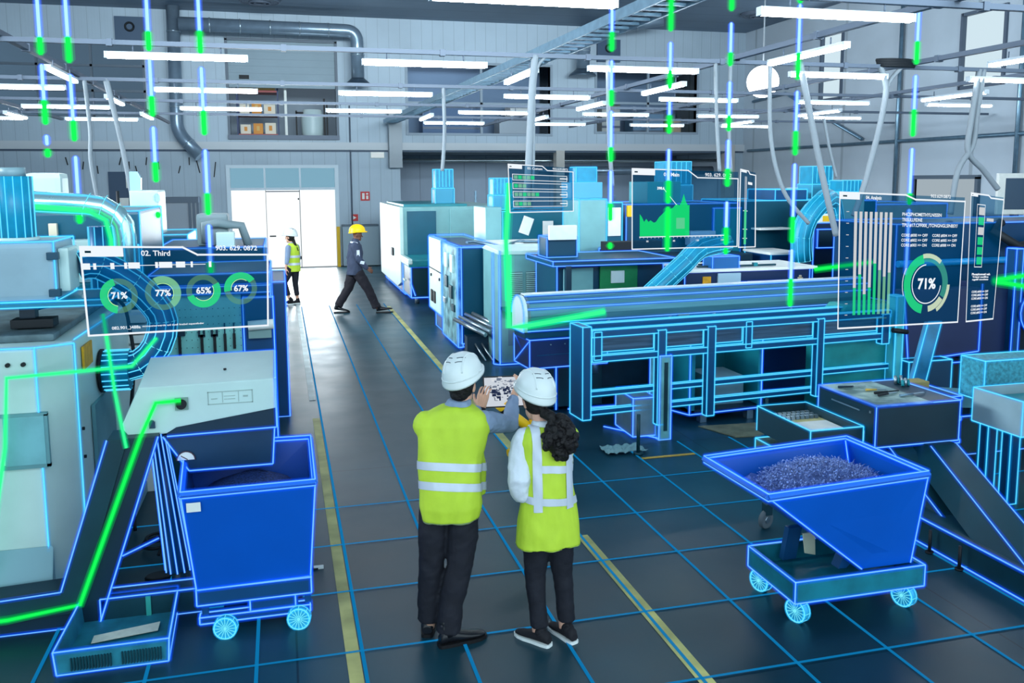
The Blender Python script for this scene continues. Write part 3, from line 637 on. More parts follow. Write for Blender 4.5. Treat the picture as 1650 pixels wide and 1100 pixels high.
M.mb('tube_wall', MB().tube((-1.5, 8.2, 1.74), (-1.5, 8.2, 2.42), .10, 20), DUCTB)
for k in range(10):
    a = k*PI/5; M.wire([(-1.5+.102*math.cos(a), 8.2+.102*math.sin(a), 1.85), (-1.5+.102*math.cos(a), 8.2+.102*math.sin(a), 2.42)])
M.done(LINE_C, glow=(2, 0), label='glowing cyan ribs')

# lathe behind, upper left
M = Mach('enclosed_lathe', 'dark teal enclosed lathe with cream top parts at the upper left', 'machine', (-1.9, 9.4, 0), r=.004)
M.box('body', (-2.95, -1.3, 9.0, 10.6, 0, 2.52), TEAL, 1, .03)
M.box('top_cover', (-2.9, -1.6, 8.8, 9.02, 1.98, 2.13), CREAM, bevel=.03)
M.mb('front_hood', MB().prism([(8.55, 1.9), (8.55, 2.12), (8.75, 2.27), (9.0, 2.27), (9.0, 1.9)], 'x', -2.1, -1.62), CREAM, bevel=.03)
M.box('slanted_window', (-1.6, -1.32, 8.86, 8.98, 1.95, 2.2), mat('hood_glass', (30, 90, 120), .2), 1)
M.box('lower_body', (-2.95, -1.52, 8.55, 9.0, 0, 1.9), TEALM, bevel=.02)
M.box('signal_lamp', (-2.07, -2.0, 8.9, 8.96, 2.28, 2.42), mat('signal_pale', (230, 214, 190), .4)); M.mb('lamp_post', MB().tube((-2.035, 8.93, 2.1), (-2.035, 8.93, 2.3), .025, 8, r1=.04), STEELB)
M.done(LINE_C, label='glowing cyan outline')
# tool wall machine
M = Mach('tool_wall_cabinet', 'teal cabinet with a pegboard of hand tools behind the cream conveyor head', 'cabinet', (-.8, 8.3, 0), r=.004)
M.box('body', (-1.16, -.12, 8.36, 9.6, 0, 1.96), NAVY2, 1, .01)
M.box('corner_post', (-.36, -.10, 8.28, 8.36, 0, 1.74), BLUED, 1, .005)
peg = M.box('pegboard', (-1.12, -.38, 8.31, 8.36, 1.0, 1.78), mat('pegboard_teal', (120, 190, 186), .5, noise=.12, scale=6), bevel=.003)
mb = MB()
for i in range(16):
    for k in range(8): mb.box(-1.10+i*.047, -1.094+i*.047, 8.305, 8.312, 1.16+k*.07, 1.166+k*.07)
o = M.mb('peg_holes', mb, BLACK, peg); o['kind'] = 'stuff'
M.box('control_strip', (-1.16, -.12, 8.22, 8.36, 1.8, 1.86), BLUED, 1)
M.done(LINE_B)
for i, (x, lab) in enumerate(((-.92, 'long handled hammer'), (-.73, 'open spanner'), (-.62, 'short pair of pliers'), (-.53, 'long hook tool'), (-.45, 'dark screwdriver'))):
    t = thing('hand_tool', f'{lab} hanging on the teal pegboard', 'tool', (x, 8.29, 1.36), 0, 'hand tools on the pegboard')
    MB().box(-.012, .012, -.012, .012, -.16+.02*i, .06).build('handle', BLACK, t)
    m_ = MB()
    if i == 0: m_.box(-.05, .05, -.02, .02, .06, .10)
    elif i in (1, 2): m_.box(-.03, -.012, -.012, .012, .05, .10).box(.012, .03, -.012, .012, .05, .10).box(-.03, .03, -.012, .012, .04, .06)
    else: m_.box(-.006, .006, -.006, .006, .06, .16)
    m_.build('tool_head', NAVY, t)
for x, w_, lab in ((-1.29, .2, 'pale stack of paper trays left of the pegboard'), (-.32, .26, 'white rolled cloth at the right end of the pegboard')):
    t = thing('paper_tray', lab, 'tray', (x, 8.2, 1.22 if x < -1 else 1.5))
    if x < -1:
        for k in range(5): MB().box(-.09, .12, -.08, .1, k*.09, k*.09+.07).build('tray_shelf', PAPER, t, bevel=.006)
        MB().box(-.09, .12, .1, .12, -1.22, .45).build('tray_back', PAPER, t)
    else: MB().tube((0, -.02, 0), (.22, -.02, .01), .045, 14).build('roll', PAPER, t); MB().box(0, .2, -.0, .03, -.12, 0).build('label_strip', mat('grey_strip', (120, 150, 150), .6), t)
# machines further back at left
M = Mach('blue_machine', 'deep blue machine behind the four gauge panel with grey pump on top', 'machine', (-.8, 10.8, 0), r=.0045)
M.box('body', (-1.35, -.2, 10.4, 12.0, 0, 2.05), NAVY2, 1, .02); M.box('side_step', (-.2, .02, 10.6, 12.0, 0, 1.62), BLUED, 1, .02)
M.box('pump_block', (-.95, -.6, 10.8, 11.2, 2.05, 2.42), mat('pump_grey', (110, 128, 134), .5), bevel=.04)
M.mb('pump_pipe', MB().path([(-.85, 10.75, 2.1), (-.85, 10.72, 2.3), (-.7, 10.72, 2.32), (-.62, 10.75, 2.3), (-.45, 10.8, 2.28), (-.38, 10.8, 2.05)], .05, 12), mat('pump_grey', (110, 128, 134), .5))
M.box('cream_block', (-.72, -.52, 10.5, 10.7, 2.05, 2.22), CREAM, bevel=.01)
M.done(LINE_B)
M = Mach('cream_cabinet', 'cream control cabinet with an amber signal lamp left of the gate', 'cabinet', (-1.7, 12.6, 0), r=.005)
M.box('body', (-1.9, -1.55, 12.4, 13.2, 0, 2.68), CREAM, bevel=.02); M.box('side_body', (-2.3, -1.2, 12.3, 13.6, 0, 2.1), TEAL, 1, .02)
M.mb('signal_post', MB().tube((-2.02, 12.3, 2.1), (-2.02, 12.3, 2.68), .02, 8), BLACK); M.mb('signal_lamp', MB().tube((-2.02, 12.3, 2.25), (-2.02, 12.3, 2.45), .05, 12), mat('amber', (250, 190, 60), .4, emit=.6))
M.mb('roof_panel', MB().prism([(-1.90, 2.66), (-1.77, 2.66), (-1.76, 2.85), (-1.80, 2.93), (-1.90, 2.93)], 'y', 12.5, 12.6), mat('mirror_panel', (150, 196, 214), .2), bevel=.01)
M.done(LINE_C)
M = Mach('round_guard', 'white rounded machine cover behind the overhead pipe at far left', 'machine', (-2.9, 11, 0), r=.005)
M.box('cover', (-2.72, -2.35, 10.8, 11.2, 2.52, 2.9), CREAM, bevel=.06); M.box('base', (-3.4, -2.2, 10.8, 11.8, 0, 2.52), TEAL, bevel=.02); M.done()

# ---------------- chip conveyor on the left
M = Mach('chip_conveyor', 'dark chip conveyor rising to a cream head box over the left blue bin', 'conveyor', (-1.0, 6.0, 0), r=.0036)
M.mb('incline', MB().prism([(-2.4, 0), (-2.4, .2), (-1.42, .24), (-1.10, 1.2), (-.80, 1.2), (-1.21, .0)], 'y', 5.8, 6.02), NAVY, bevel=.006)
M.mb('incline_cover', MB().prism([(-1.42, .26), (-1.10, 1.2), (-.98, 1.2), (-1.33, .1), (-2.4, .05), (-2.4, .19)], 'y', 5.785, 5.8), DARKT)
M.mb('stand_beam', MB().box(-1.2, -.57, 5.8, 5.95, 0, .16), DARKT, bevel=.005); M.mb('stand_pad', MB().box(-.93, -.9, 5.785, 5.8, .02, .15), mat('pad_teal', (50, 160, 150), .5))
hb = MB().prism([(-1.03, 1.25), (-.91, 1.50), (-.08, 1.51), (-.075, 1.31), (-.70, 1.225), (-.76, 1.19), (-.98, 1.18)], 'y', 5.88, 6.45)
for v in hb.bm.verts:
    if v.co.y > 6.4 and v.co.z > 1.45: v.co.z += .085
hd = M.mb('head_box', hb, CREAM, bevel=.01)
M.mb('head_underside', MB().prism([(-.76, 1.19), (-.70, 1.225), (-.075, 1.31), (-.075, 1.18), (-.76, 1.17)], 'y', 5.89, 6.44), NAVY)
M.mb('rotary_switch', MB().box(-.70, -.62, 5.865, 5.88, 1.34, 1.42).tube((-.66, 5.85, 1.38), (-.66, 5.87, 1.38), .032, 18, 1), [mat('switch_plate', (120, 150, 140), .5), BLACK], hd)
M.mb('rocker_switch', MB().box(-.86, -.825, 5.86, 5.88, 1.235, 1.275).tube((-.843, 5.85, 1.275), (-.843, 5.87, 1.275), .014, 12), mat('switch_blue', (40, 66, 92), .4), hd)
M.mb('etched_diagram', MB().box(-.50, -.22, 5.876, 5.88, 1.36, 1.365).box(-.50, -.22, 5.876, 5.88, 1.44, 1.445).box(-.50, -.495, 5.876, 5.88, 1.36, 1.445).box(-.225, -.22, 5.876, 5.88, 1.36, 1.445).box(-.41, -.407, 5.876, 5.88, 1.37, 1.44)
     .box(-.31, -.307, 5.876, 5.88, 1.37, 1.44).box(-.48, -.44, 5.876, 5.88, 1.395, 1.4).box(-.40, -.33, 5.876, 5.88, 1.41, 1.413).box(-.40, -.33, 5.876, 5.88, 1.39, 1.393).box(-.28, -.25, 5.876, 5.88, 1.40, 1.41), mat('etch_grey', (150, 172, 168), .6), hd)
M.mb('head_screw', MB().tube((-.4, 6.1, 1.53), (-.4, 6.1, 1.55), .01, 8), BLACK, hd)
ch = M.mb('discharge_chute', MB().prism([(-.79, 1.17), (-.64, .92), (-.11, .92), (-.09, 1.17)], 'y', 5.92, 6.3), mat('chute_navy', (22, 58, 88), .4, noise=.2, scale=2), bevel=.004)
M.mb('gauge_sticker', MB().prism([(-.655+.055*math.cos(k*PI/12), .995+.055*math.sin(k*PI/12)) for k in range(13)], 'y', 5.912, 5.92), PAPER, ch)
M.mb('gauge_ring', MB().path([(-.655+.057*math.cos(k*PI/12), 5.91, .995+.057*math.sin(k*PI/12)) for k in range(13)], .004, 6).tube((-.645, 5.908, .998), (-.685, 5.908, 1.025), .003, 5), mat('sticker_dark', (80, 60, 70), .5), ch)
y = 5.785
M.wire([(-2.4, y, .2), (-1.42, y, .245), (-1.10, y, 1.2)]); M.wire([(-.80, y, 1.2), (-1.21, y, .0)]); M.wire([(-2.4, y, 0), (-1.21, y, 0)])
M.wbox((-1.2, -.57, 5.8, 5.95, 0, .16)); M.wire([(-.76, 5.88, 1.17), (-.075, 5.88, 1.18), (-.075, 5.88, 1.51), (-.075, 6.45, 1.59), (-.91, 6.45, 1.58)])
M.wire([(-.79, 5.915, 1.16), (-.64, 5.915, .92), (-.11, 5.915, .92), (-.09, 5.915, 1.17)]); M.wire([(-1.06, y+.05, .42), (-.86, 6.0, .45)])
M.done(LINE_B)
trace('green_light_line', [(-2.4, 5.76, .1), (-1.72, 5.76, .115), (-1.31, 5.76, .16), (-.905, 5.78, 1.2), (-.81, 5.84, 1.405), (-.66, 5.84, 1.41)], .009, BEAM_G, 'thick bright green line climbing the left chip conveyor')
M = Mach('ribbed_post', 'blue post wrapped in vertical glowing ribs between conveyor and blue bin', 'post', (-.8, 6.15, 0), r=.0036)
P0, P1 = Vector((-.86, 6.2, 1.12)), Vector((-.76, 6.12, .17))
M.mb('post_body', MB().path([P0, P1], .08, 20, radii=[.05, .085]), BLUED)
M.mb('post_foot', MB().tube((-.76, 6.12, 0), (-.76, 6.12, .18), .05, 14), DARKT)
for k in range(12):
    a = k*PI/6; M.wire([P0+Vector((math.cos(a)*.052, math.sin(a)*.052, 0)), P1+Vector((math.cos(a)*.088, math.sin(a)*.088, 0))])
M.done(LINE_B, glow=(2.2, 0))
hose([(-1.0+.13*math.cos(k*.9)*(1-.03*k), 6.95+.16*math.sin(k*.9)*(1-.03*k), .02+.006*k) for k in range(16)], .012, 'coil of dark hose on the floor behind the left conveyor')
hose([(-.9, 7.6, .02), (-1.05, 7.8, .1), (-.95, 7.5, .25), (-.88, 7.2, .4), (-.9, 6.9, .2), (-.98, 6.75, .02)], .011, 'loose dark hose standing up behind the left conveyor')
single(MB().loft([(0, 0, 0, .1, .07, .2), (0, 0, .012, .09, .06, .2)], 20), 'drain_cover', BLACK, 'oval black drain cover on the floor by the conveyor foot', 'cover').location = (-.93, 6.42, 0.004)
t = thing('castor_clip', 'small white and black clip lying on the floor right of the left bin', 'clip', (.17, 6.25, 0)); MB().box(-.03, .04, -.015, .015, 0, .02).build('clip_body', PAPER, t, bevel=.004); MB().box(-.06, -.0, -.02, .0, .0, .012).build('clip_tail', BLACK, t)

# ---------------- left blue bin
def hollow(mb, A, B, t, mi=0):
    """open box: A = bottom 4 corners, B = top 4 corners (ccw), t wall thickness"""
    A = [Vector(p) for p in A]; B = [Vector(p) for p in B]; ca = sum(A, Vector())/4; cb = sum(B, Vector())/4
    def shr(P, c): return [p+(c-p).normalized()*t*1.4 for p in P]
    a = [p+Vector((0, 0, t)) for p in shr(A, ca)]; b = shr(B, cb)
    V = [[mb.bm.verts.new(p) for p in P] for P in (A, B, b, a)]
    mb._f(V[0][::-1], mi); mb._f(V[3], mi)
    for P, Q in zip(V, V[1:]):
        for i in range(4): mb._f([P[i], P[(i+1) % 4], Q[(i+1) % 4], Q[i]], mi)
    return mb
def spoke_wheel(M, c, axis, r, w):
    """castor wheel whose spokes glow"""
    c = Vector(c); ax = Vector(axis).normalized()
    wh = M.mb('wheel', MB().wheel(c, ax, r, w, 24), mat('wheel_cyan', (50, 170, 215), .4))
    u = ax.cross(Vector((0, 0, 1))).normalized(); v = Vector((0, 0, 1)); mb = MB()
    for s in (-1, 1):
        o_ = c+ax*s*w*.52
        for k in range(16):
            a = k*PI/8; mb.tube(o_+(u*math.cos(a)+v*math.sin(a))*r*.2, o_+(u*math.cos(a)+v*math.sin(a))*r*.92, .0022, 4, 0)
        pts = [o_+(u*math.cos(k*PI/12)+v*math.sin(k*PI/12))*r*.95 for k in range(25)]; mb.path(pts, .004, 5, 0); mb.path(pts, .010, 6, 1)
        mb.sphere(o_, r*.16, 10, 0)
    for k in range(8):
        a = k*PI/4; p = c+(u*math.cos(a)+v*math.sin(a))*r*1.01; mb.tube(p-ax*w/2, p+ax*w/2, .002, 4, 0)
    M.mb('glowing_spokes', mb, LINE_C, wh)
M = Mach('chip_bin', 'tall blue chip bin on a wheeled base under the left conveyor chute', 'bin', (-.24, 5.8, 0), r=.0038)
A = [(-.58, 5.42, .32), (.10, 5.44, .32), (.10, 6.15, .32), (-.60, 6.15, .32)]; B = [(-.63, 5.30, .97), (.145, 5.32, .97), (.15, 6.28, .97), (-.70, 6.32, .97)]
M.mb('bin_body', hollow(MB(), A, B, .012), BLUE)
Rm = [Vector(p) for p in B]
mb = MB()
for a, b in zip(Rm, Rm[1:]+Rm[:1]): mb.tube(a, b, .018, 4)
M.mb('rim', mb, mat('rim_blue', (40, 110, 210), .4))
M.mb('chips', MB().loft([(-.26, 5.85, .70, .32, .36, 0), (-.26, 5.85, .80, .28, .3, 0), (-.24, 5.9, .86, .1, .12, 0)], 24), mat('chip_heap_dark', (52, 76, 130), .5, .2, noise=.8, scale=90, bump=1))['kind'] = 'stuff'
M.box('base_frame', (-.58, .10, 5.42, 6.15, .22, .32), BLUED, 1)
for x0, x1 in ((-.56, -.52), (-.27, -.23), (-.02, .02), (.06, .10)): M.box('frame_leg', (x0, x1, 5.46, 5.5, .12, .22), BLUED)
M.box('base_bar', (-.57, .09, 5.44, 5.50, .09, .13), BLUED, 1); M.box('middle_plate', (-.27, 0, 5.45, 5.47, .13, .21), BLUED, 1)
M.mb('bin_label', MB().poly([(-.60, 5.305, .86), (-.52, 5.305, .86), (-.52, 5.296, .92), (-.60, 5.296, .92)]), PAPER)
for x in (-.42, .02):
    spoke_wheel(M, (x, 5.405, .07), (.15, 1, 0), .07, .04); spoke_wheel(M, (x, 6.05, .075), (.15, 1, 0), .075, .045)
M.box('base_cross', (-.44, .05, 5.5, 6.1, .09, .12), BLUED)
for i in range(4): M.segs.append((A[i], A[(i+1) % 4])); M.segs.append((A[i], B[i]))
for dz, s in ((.02, 1.0), (-.02, 1.0), (0, .965)):
    c = sum(Rm, Vector())/4; q = [c+(p-c)*s+Vector((0, 0, dz)) for p in Rm]; M.wire(q, True)
M.done(LINE_B)

# ---------------- crate with paper, bottom left
M = Mach('plastic_crate', 'low open teal crate on the floor at the bottom left', 'crate', (-1.03, 5.5, 0), r=.0038)
A = [(-1.33, 5.2, .01), (-.73, 5.2, .01), (-.75, 5.86, .01), (-1.31, 5.86, .01)]; B = [(-1.34, 5.19, .155), (-.72, 5.19, .155), (-.74, 5.87, .155), (-1.32, 5.87, .155)]
M.mb('crate_body', hollow(MB(), A, B, .012), mat('crate_teal', (38, 120, 140), .45, noise=.25, scale=9))
for q in (-1.25, -.98):
    mb = MB()
    for k in range(14): mb.box(q+k*.016, q+.007+k*.016, 5.18, 5.195, .035, .11)
    M.mb('crate_grille', mb, DARKT)
for i in range(4): M.segs += [(A[i], A[(i+1) % 4]), (B[i], B[(i+1) % 4]), (A[i], B[i])]
M.done(LINE_B)
single(MB().prism([(-.2, 0), (.17, .06), (.17, .17), (-.2, .09)], 'z', 0, .004), 'paper_sheet', mat('paper_cream', (214, 216, 200), .7, noise=.1, scale=20), 'long cream paper strip lying in the teal crate', 'paper').location = (-1.0, 5.48, .035)

trace('green_light_line', [(-1.07, 5.76, 2.0), (-1.03, 5.76, 1.5), (-.985, 5.76, 1.15)], .007, BEAM_M, 'thin vertical green line in front of the left end of the conveyor head')
# ============================================================ right of the aisle
# far white machine
M = Mach('turning_centre', 'white and teal turning centre standing furthest down the aisle on the right', 'machine', (3.3, 21, 0), r=.011)
M.box('body', (2.82, 5.4, 21.0, 25.2, .25, 2.16), CREAM_T, bevel=.03)
M.mb('aisle_side', MB().prism([(20.98, .35), (20.98, 2.16), (25.2, 2.18), (25.2, .2), (21.6, .2)], 'x', 2.74, 2.83), CREAM, bevel=.02)
M.box('teal_section', (2.92, 3.62, 20.96, 21.0, .9, 2.06), TEAL); M.box('control_panel', (3.95, 5.0, 20.94, 21.0, .3, 2.1), CREAM_T, bevel=.02)
M.box('roof_tray', (2.85, 4.4, 21.05, 24.5, 2.16, 2.22), TEALM); M.box('base', (2.86, 5.2, 21.1, 25.0, .06, .25), BLUED, 1)
M.box('low_hood', (2.74, 3.9, 19.55, 20.95, .85, 1.02), TEALM, bevel=.03); M.box('low_chest', (2.80, 3.9, 19.6, 20.9, .16, .85), mat('chest_dark', (8, 52, 62), .35), 1)
M.box('hood_edge', (2.72, 2.82, 19.5, 20.9, .92, 1.04), CREAM, bevel=.03)
for x, y in ((2.95, 19.8), (3.6, 19.8), (2.9, 22), (2.9, 24.5)): M.mb('levelling_foot', MB().tube((x, y, 0), (x, y, .2), .05, 10), STEEL)
M.box('handle', (2.70, 2.74, 20.0, 20.3, .5, .54), CREAM); M.box('vent', (2.70, 2.74, 22.2, 22.5, .9, 1.1), BLACK)
M.wire([(2.78, 19.58, .5), (2.88, 19.58, .2)])
M.done(LINE_B, scale=.8)
M = Mach('turning_centre_extension', 'low pale teal cabinet with a green emblem behind the white turning centre', 'cabinet', (5.2, 21.4, 0), r=.01)
M.box('body', (5.45, 6.7, 21.0, 23, 0, 1.86), CREAM_T, 1, .02); M.mb('emblem', MB().prism([(5.7, 1.5), (5.95, 1.42), (6.15, 1.5), (5.95, 1.58)], 'y', 20.97, 21.0), mat('emblem_green', (10, 130, 90), .5))
M.done(LINE_C)

# nearer cabinet with open electrics
M = Mach('control_cabinet', 'tall dark fronted cabinet with open electrics on the side facing the aisle', 'cabinet', (3.1, 14.3, 0), r=.007)
M.box('dark_front', (2.82, 3.38, 13.98, 14.2, .12, 1.70), mat('front_deep_teal', (2, 66, 90), .3), 1, .01)
M.box('body', (2.84, 3.45, 14.2, 16.9, .3, 1.68), NAVY2, bevel=.01)
M.box('side_door', (2.76, 2.84, 15.5, 16.85, .35, 1.72), CREAM, 1, .01); M.mb('door_gap', MB().box(2.75, 2.77, 15.5, 16.85, 1.12, 1.14), BLACK)
M.box('electrics_panel', (2.77, 2.84, 14.05, 15.45, .05, 1.70), mat('electrics_pale', (120, 170, 178), .5, noise=.5, scale=5, vary=(40, 90, 100)), 1)
for y, z, h, c in ((14.4, 1.25, .3, CREAM), (14.9, 1.3, .25, CREAM), (14.5, .8, .22, DARKT), (14.9, .95, .2, DARKT), (14.3, .6, .12, DARKT), (15.1, .65, .1, STEEL)):
    M.box('switchgear', (2.74, 2.78, y, y+.22, z, z+h), c, bevel=.01)
for y in (16.15, 16.45): M.box('side_vent', (2.74, 2.77, y, y+.18, .5, .72), BLACK)
M.mb('side_lock', MB().tube((2.74, 16.6, 1.0), (2.77, 16.6, 1.0), .03, 10), BLACK); M.mb('side_lock', MB().tube((2.74, 15.7, 1.0), (2.77, 15.7, 1.0), .03, 10), BLACK)
M.box('plinth', (2.86, 3.4, 14.3, 16.7, 0, .3), BLUED, 1)
M.mb('top_cables', MB().path([(3.0+.2*k, 14.4+.35*math.sin(k*1.7), 1.73+.03*math.cos(k)) for k in range(7)], .025, 6), STEELB)
M.mb('prop_rod', MB().tube((3.3, 13.95, 1.66), (3.18, 13.9, .45), .012, 6), STEELB)
M.wire([(2.76, 16.85, 1.74), (3.45, 16.85, 1.74), (3.45, 14, 1.72)]); M.done(LINE_B)
t = thing('bar_stock_bundle', 'bundle of shiny steel bars and tubes lying at the foot of the dark cabinet front', 'bars', (3.1, 13.6, .3))
for k, (dx, dz, r) in enumerate(((-.16, .12, .035), (-.08, .16, .03), (0, .12, .04), (.1, .1, .045), (.02, .2, .03), (.14, .2, .035))):
    MB().tube((dx-.25, .35, dz+.12), (dx+.08, -.45, dz-.02), r, 14).build('steel_bar', STEEL, t)
MB().box(-.3, .3, -.1, .1, -.3, .02).build('bar_support', NAVY, t)
for k in range(5): MB().tube((-.2+.11*k, .1, -.02), (-.1+.11*k, -.55, -.29), .014, 8).build('thin_rod', STEEL, t)
# cream unit beside it
M = Mach('cream_press', 'cream unit with louvred vents and a slanted window left of the long bar feeder', 'machine', (3.7, 12.9, 0), r=.0065)
M.box('body', (3.15, 4.2, 12.7, 13.85, .03, 1.72), CREAM_T, bevel=.02)
M.mb('top_cover', MB().prism([(12.68, 1.68), (12.68, 1.74), (13.6, 1.77), (13.85, 1.7)], 'x', 3.13, 4.25), CREAM, bevel=.01)
for x0 in (3.27, 3.55):
    o = M.box('louvre_panel', (x0, x0+.22, 12.68, 12.70, .95, 1.42), mat('louvre_back', (84, 110, 116), .5), bevel=0)
    mb = MB()
    for k in range(16): mb.prism([(12.66, .96+k*.029), (12.68, .972+k*.029), (12.68, .955+k*.029)], 'x', x0, x0+.22)
    s_ = M.mb('louvre_slats', mb, mat('louvre_slat', (150, 190, 190), .45), o); s_['kind'] = 'stuff'
    M.box('lower_vent', (x0, x0+.22, 12.685, 12.70, .30, .85), mat('lower_vent_grey', (96, 130, 150), .5), bevel=0)
M.box('window', (3.84, 4.17, 12.66, 12.70, 1.08, 1.62), mat('press_window', (16, 78, 70), .25), bevel=.01)
M.mb('slanted_door', MB().prism([(3.80, 1.36), (4.22, 1.20), (4.22, .86), (3.80, 1.0)], 'y', 12.6, 12.66), CREAM_T, bevel=.01)
M.mb('door_slot', MB().prism([(3.98, 1.19), (4.06, 1.17), (4.06, 1.155), (3.98, 1.175)], 'y', 12.59, 12.6), BLACK)
M.mb('lower_dark', MB().prism([(3.80, .99), (4.2, .86), (4.1, .84), (3.80, .84)], 'y', 12.62, 12.68), DARKT)
M.box('ledge', (3.15, 4.3, 12.3, 12.7, .86, .90), NAVY2); M.mb('bolt', MB().tube((3.6, 12.67, .15), (3.6, 12.7, .15), .02, 8), BLACK)
M.wire([(3.13, 12.66, 1.75), (3.13, 12.66, .02), (3.72, 12.66, .02)]); M.wire([(4.24, 12.66, 1.72), (4.26, 12.66, 1.2)]); M.wire([(3.05, 12.75, 1.72), (3.05, 12.75, .02), (3.13, 12.66, .02)])
M.done(LINE_B)
trace('green_light_beam', [(3.19, 12.3, 2.75), (3.14, 12.3, 1.9), (3.17, 12.3, 1.05)], .028, BEAM_M, 'thick green beam falling onto the cream unit beside the bar feeder', cat='light beam', gl=(1.8, 3.0))

# ---------------- bar feeder: long tube on a glowing frame, turned 5 degrees
F = Mach('bar_feeder', 'long silvery bar feeder tube on a glowing blue frame crossing the middle right', 'machine', (2.62, 9.35, 0), R(5), r=.0052)
tube_m = mat('feeder_steel', (70, 124, 138), .35, .4, noise=.18, scale=3, stretch=(.4, 2, 6))
def feeder_sec(x0, x1): # half round hood over a box
    pr = [(-.02, 1.10)]+[(.17-.20*math.cos(a*PI/10), 1.28+.22*math.sin(a*PI/10)) for a in range(11)]+[(.37, 1.10)]
    return MB().prism(pr, 'x', x0, x1)
F.mb('tube_hood', feeder_sec(0, 4.75), tube_m, bevel=.004)
F.mb('end_ring', feeder_sec(-.04, .04), mat('end_ring_pale', (196, 214, 220), .3))
F.mb('top_strip', MB().box(.02, 4.75, .10, .24, 1.50, 1.512), mat('top_strip_pale', (206, 216, 220), .35))
F.mb('hood_hinges', MB().box(1.9, 2.05, -.06, -.03, 1.17, 1.2), STEEL)
for x in (.9, 1.7, 2.3, 3.4, 4.3): F.mb('clamp', MB().box(x, x+.05, -.07, -.02, 1.1, 1.16).tube((x+.025, -.06, 1.16), (x+.07, -.12, 1.2), .008, 6), STEELB)
F.box('lower_box', (.0, .95, -.1, .4, .70, 1.02), mat('feeder_navy', (28, 44, 92), .35), 1); F.box('support_plate', (-.02, 4.7, 0, .36, 1.02, 1.10), NAVY2)
for x in (.25, .42, .6): F.mb('bolt', MB().tube((x, -.11, .96), (x, -.1, .96), .008, 8), STEEL)
F.mb('groove', MB().box(.08, .9, -.108, -.1, .84, .85), BLUED)
F.wire([(.03, -.11, .71), (.0, .38, 1.01)]); F.wire([(-.01, -.1, 1.01), (-.01, .38, .71)])
for z, y in ((1.50, .07), (1.44, -.0), (1.36, -.035), (1.20, -.03), (1.11, -.03)): F.wire([(0, y, z), (4.75, y, z)])
F.wire([(-.045, .17-.20*math.cos(a*PI/10), 1.28+.22*math.sin(a*PI/10)) for a in range(11)]); F.wire([(-.045, -.03, 1.28), (-.045, -.02, 1.1), (-.045, .37, 1.1)])
F.done(LINE_B, scale=.8)
o = F.root
# frame in front
G = Mach('tube_frame', 'glowing blue rectangular tube frame standing in front of the long bar feeder', 'stand', (3.0, 8.45, 0), R(5), r=.005)
FR = mat('frame_blue', (6, 72, 116), .4, noise=.1, scale=3)
for nm, b in (('end_plate', (-.03, .06, 0, .32, .30, 1.28)), ('top_rail', (.08, 3.95, 0, .06, 1.17, 1.24)), ('top_rail', (.08, 3.95, .25, .31, 1.20, 1.27)), ('middle_rail', (.08, 3.95, 0, .06, .91, .97)),
              ('lower_rail', (.06, 4.05, .1, .15, .52, .57)), ('lower_rail', (.06, 3.0, .1, .15, .32, .37)),
              ('upright', (.10, .18, 0, .05, .93, 1.22)), ('upright', (.84, .93, -.02, .06, .17, 1.20)), ('upright', (1.45, 1.54, -.02, .06, .21, 1.2)), ('upright', (1.95, 2.02, 0, .05, .93, 1.22)), ('upright', (2.9, 2.98, -.02, .06, .3, 1.2)), ('upright', (3.82, 3.92, -.02, .06, .85, 1.2))):
    G.box(nm, b, FR, 1, .004)
G.box('inner_panel', (.2, .82, .06, .08, 1.0, 1.16), mat('inner_steel', (70, 96, 120), .35, .5, noise=.4, scale=6, stretch=(.3, 1, 8)), 1, 0); G.box('inner_panel', (.95, 1.43, .06, .08, 1.0, 1.16), mat('inner_steel', (70, 96, 120), .35, .5), 1, 0)
G.box('inner_panel', (1.56, 1.93, .06, .08, 1.0, 1.16), mat('inner_steel', (70, 96, 120), .35, .5), 1, 0); G.box('inner_panel', (2.05, 2.88, .06, .08, 1.0, 1.16), mat('inner_steel', (70, 96, 120), .35, .5), 1, 0); G.box('inner_panel', (3.0, 3.8, .06, .08, 1.0, 1.16), mat('inner_steel', (70, 96, 120), .35, .5), 1, 0)
G.done(LINE_C, label='glowing cyan outline', scale=.8)
# feet and lower cabinets beneath
G = Mach('feeder_pedestal', 'teal pedestal column reaching the floor under the glowing frame', 'pedestal', (3.85, 8.7, 0), r=.005)
G.box('column', (3.86, 3.99, 8.5, 8.75, 0, .92), mat('pedestal_pale', (110, 176, 176), .45, noise=.3, scale=5), 1); G.box('column_base', (3.6, 3.86, 8.6, 9.1, .03, .45), mat('pedestal_grey', (110, 140, 156), .45, noise=.2, scale=4), 1)
G.wire([(3.45, 9.1, .02), (3.86, 8.5, .02)]); G.mb('scale_strip', MB().box(3.91, 3.95, 8.49, 8.5, .1, .85), DARKT); G.done(LINE_B)
G = Mach('feeder_cabinet', 'open teal cabinet under the middle of the glowing frame', 'cabinet', (4.9, 9.3, 0), r=.005)
G.box('side_panel', (4.45, 4.50, 8.95, 9.8, .12, .95), TEALM); G.box('side_panel', (5.3, 5.34, 8.95, 9.8, .18, .95), TEALM); G.box('back_panel', (4.45, 5.34, 9.75, 9.8, .12, .95), mat('cabinet_teal_back', (14, 96, 110), .4)); G.box('bottom', (4.45, 5.34, 8.95, 9.8, .12, .17), NAVY)
G.box('foot', (4.6, 4.68, 9.0, 9.1, 0, .12), STEELB); G.box('foot', (5.2, 5.28, 9.0, 9.1, 0, .12), STEELB); G.box('inner_box', (4.75, 5.2, 9.1, 9.6, .17, .5), GREYP)
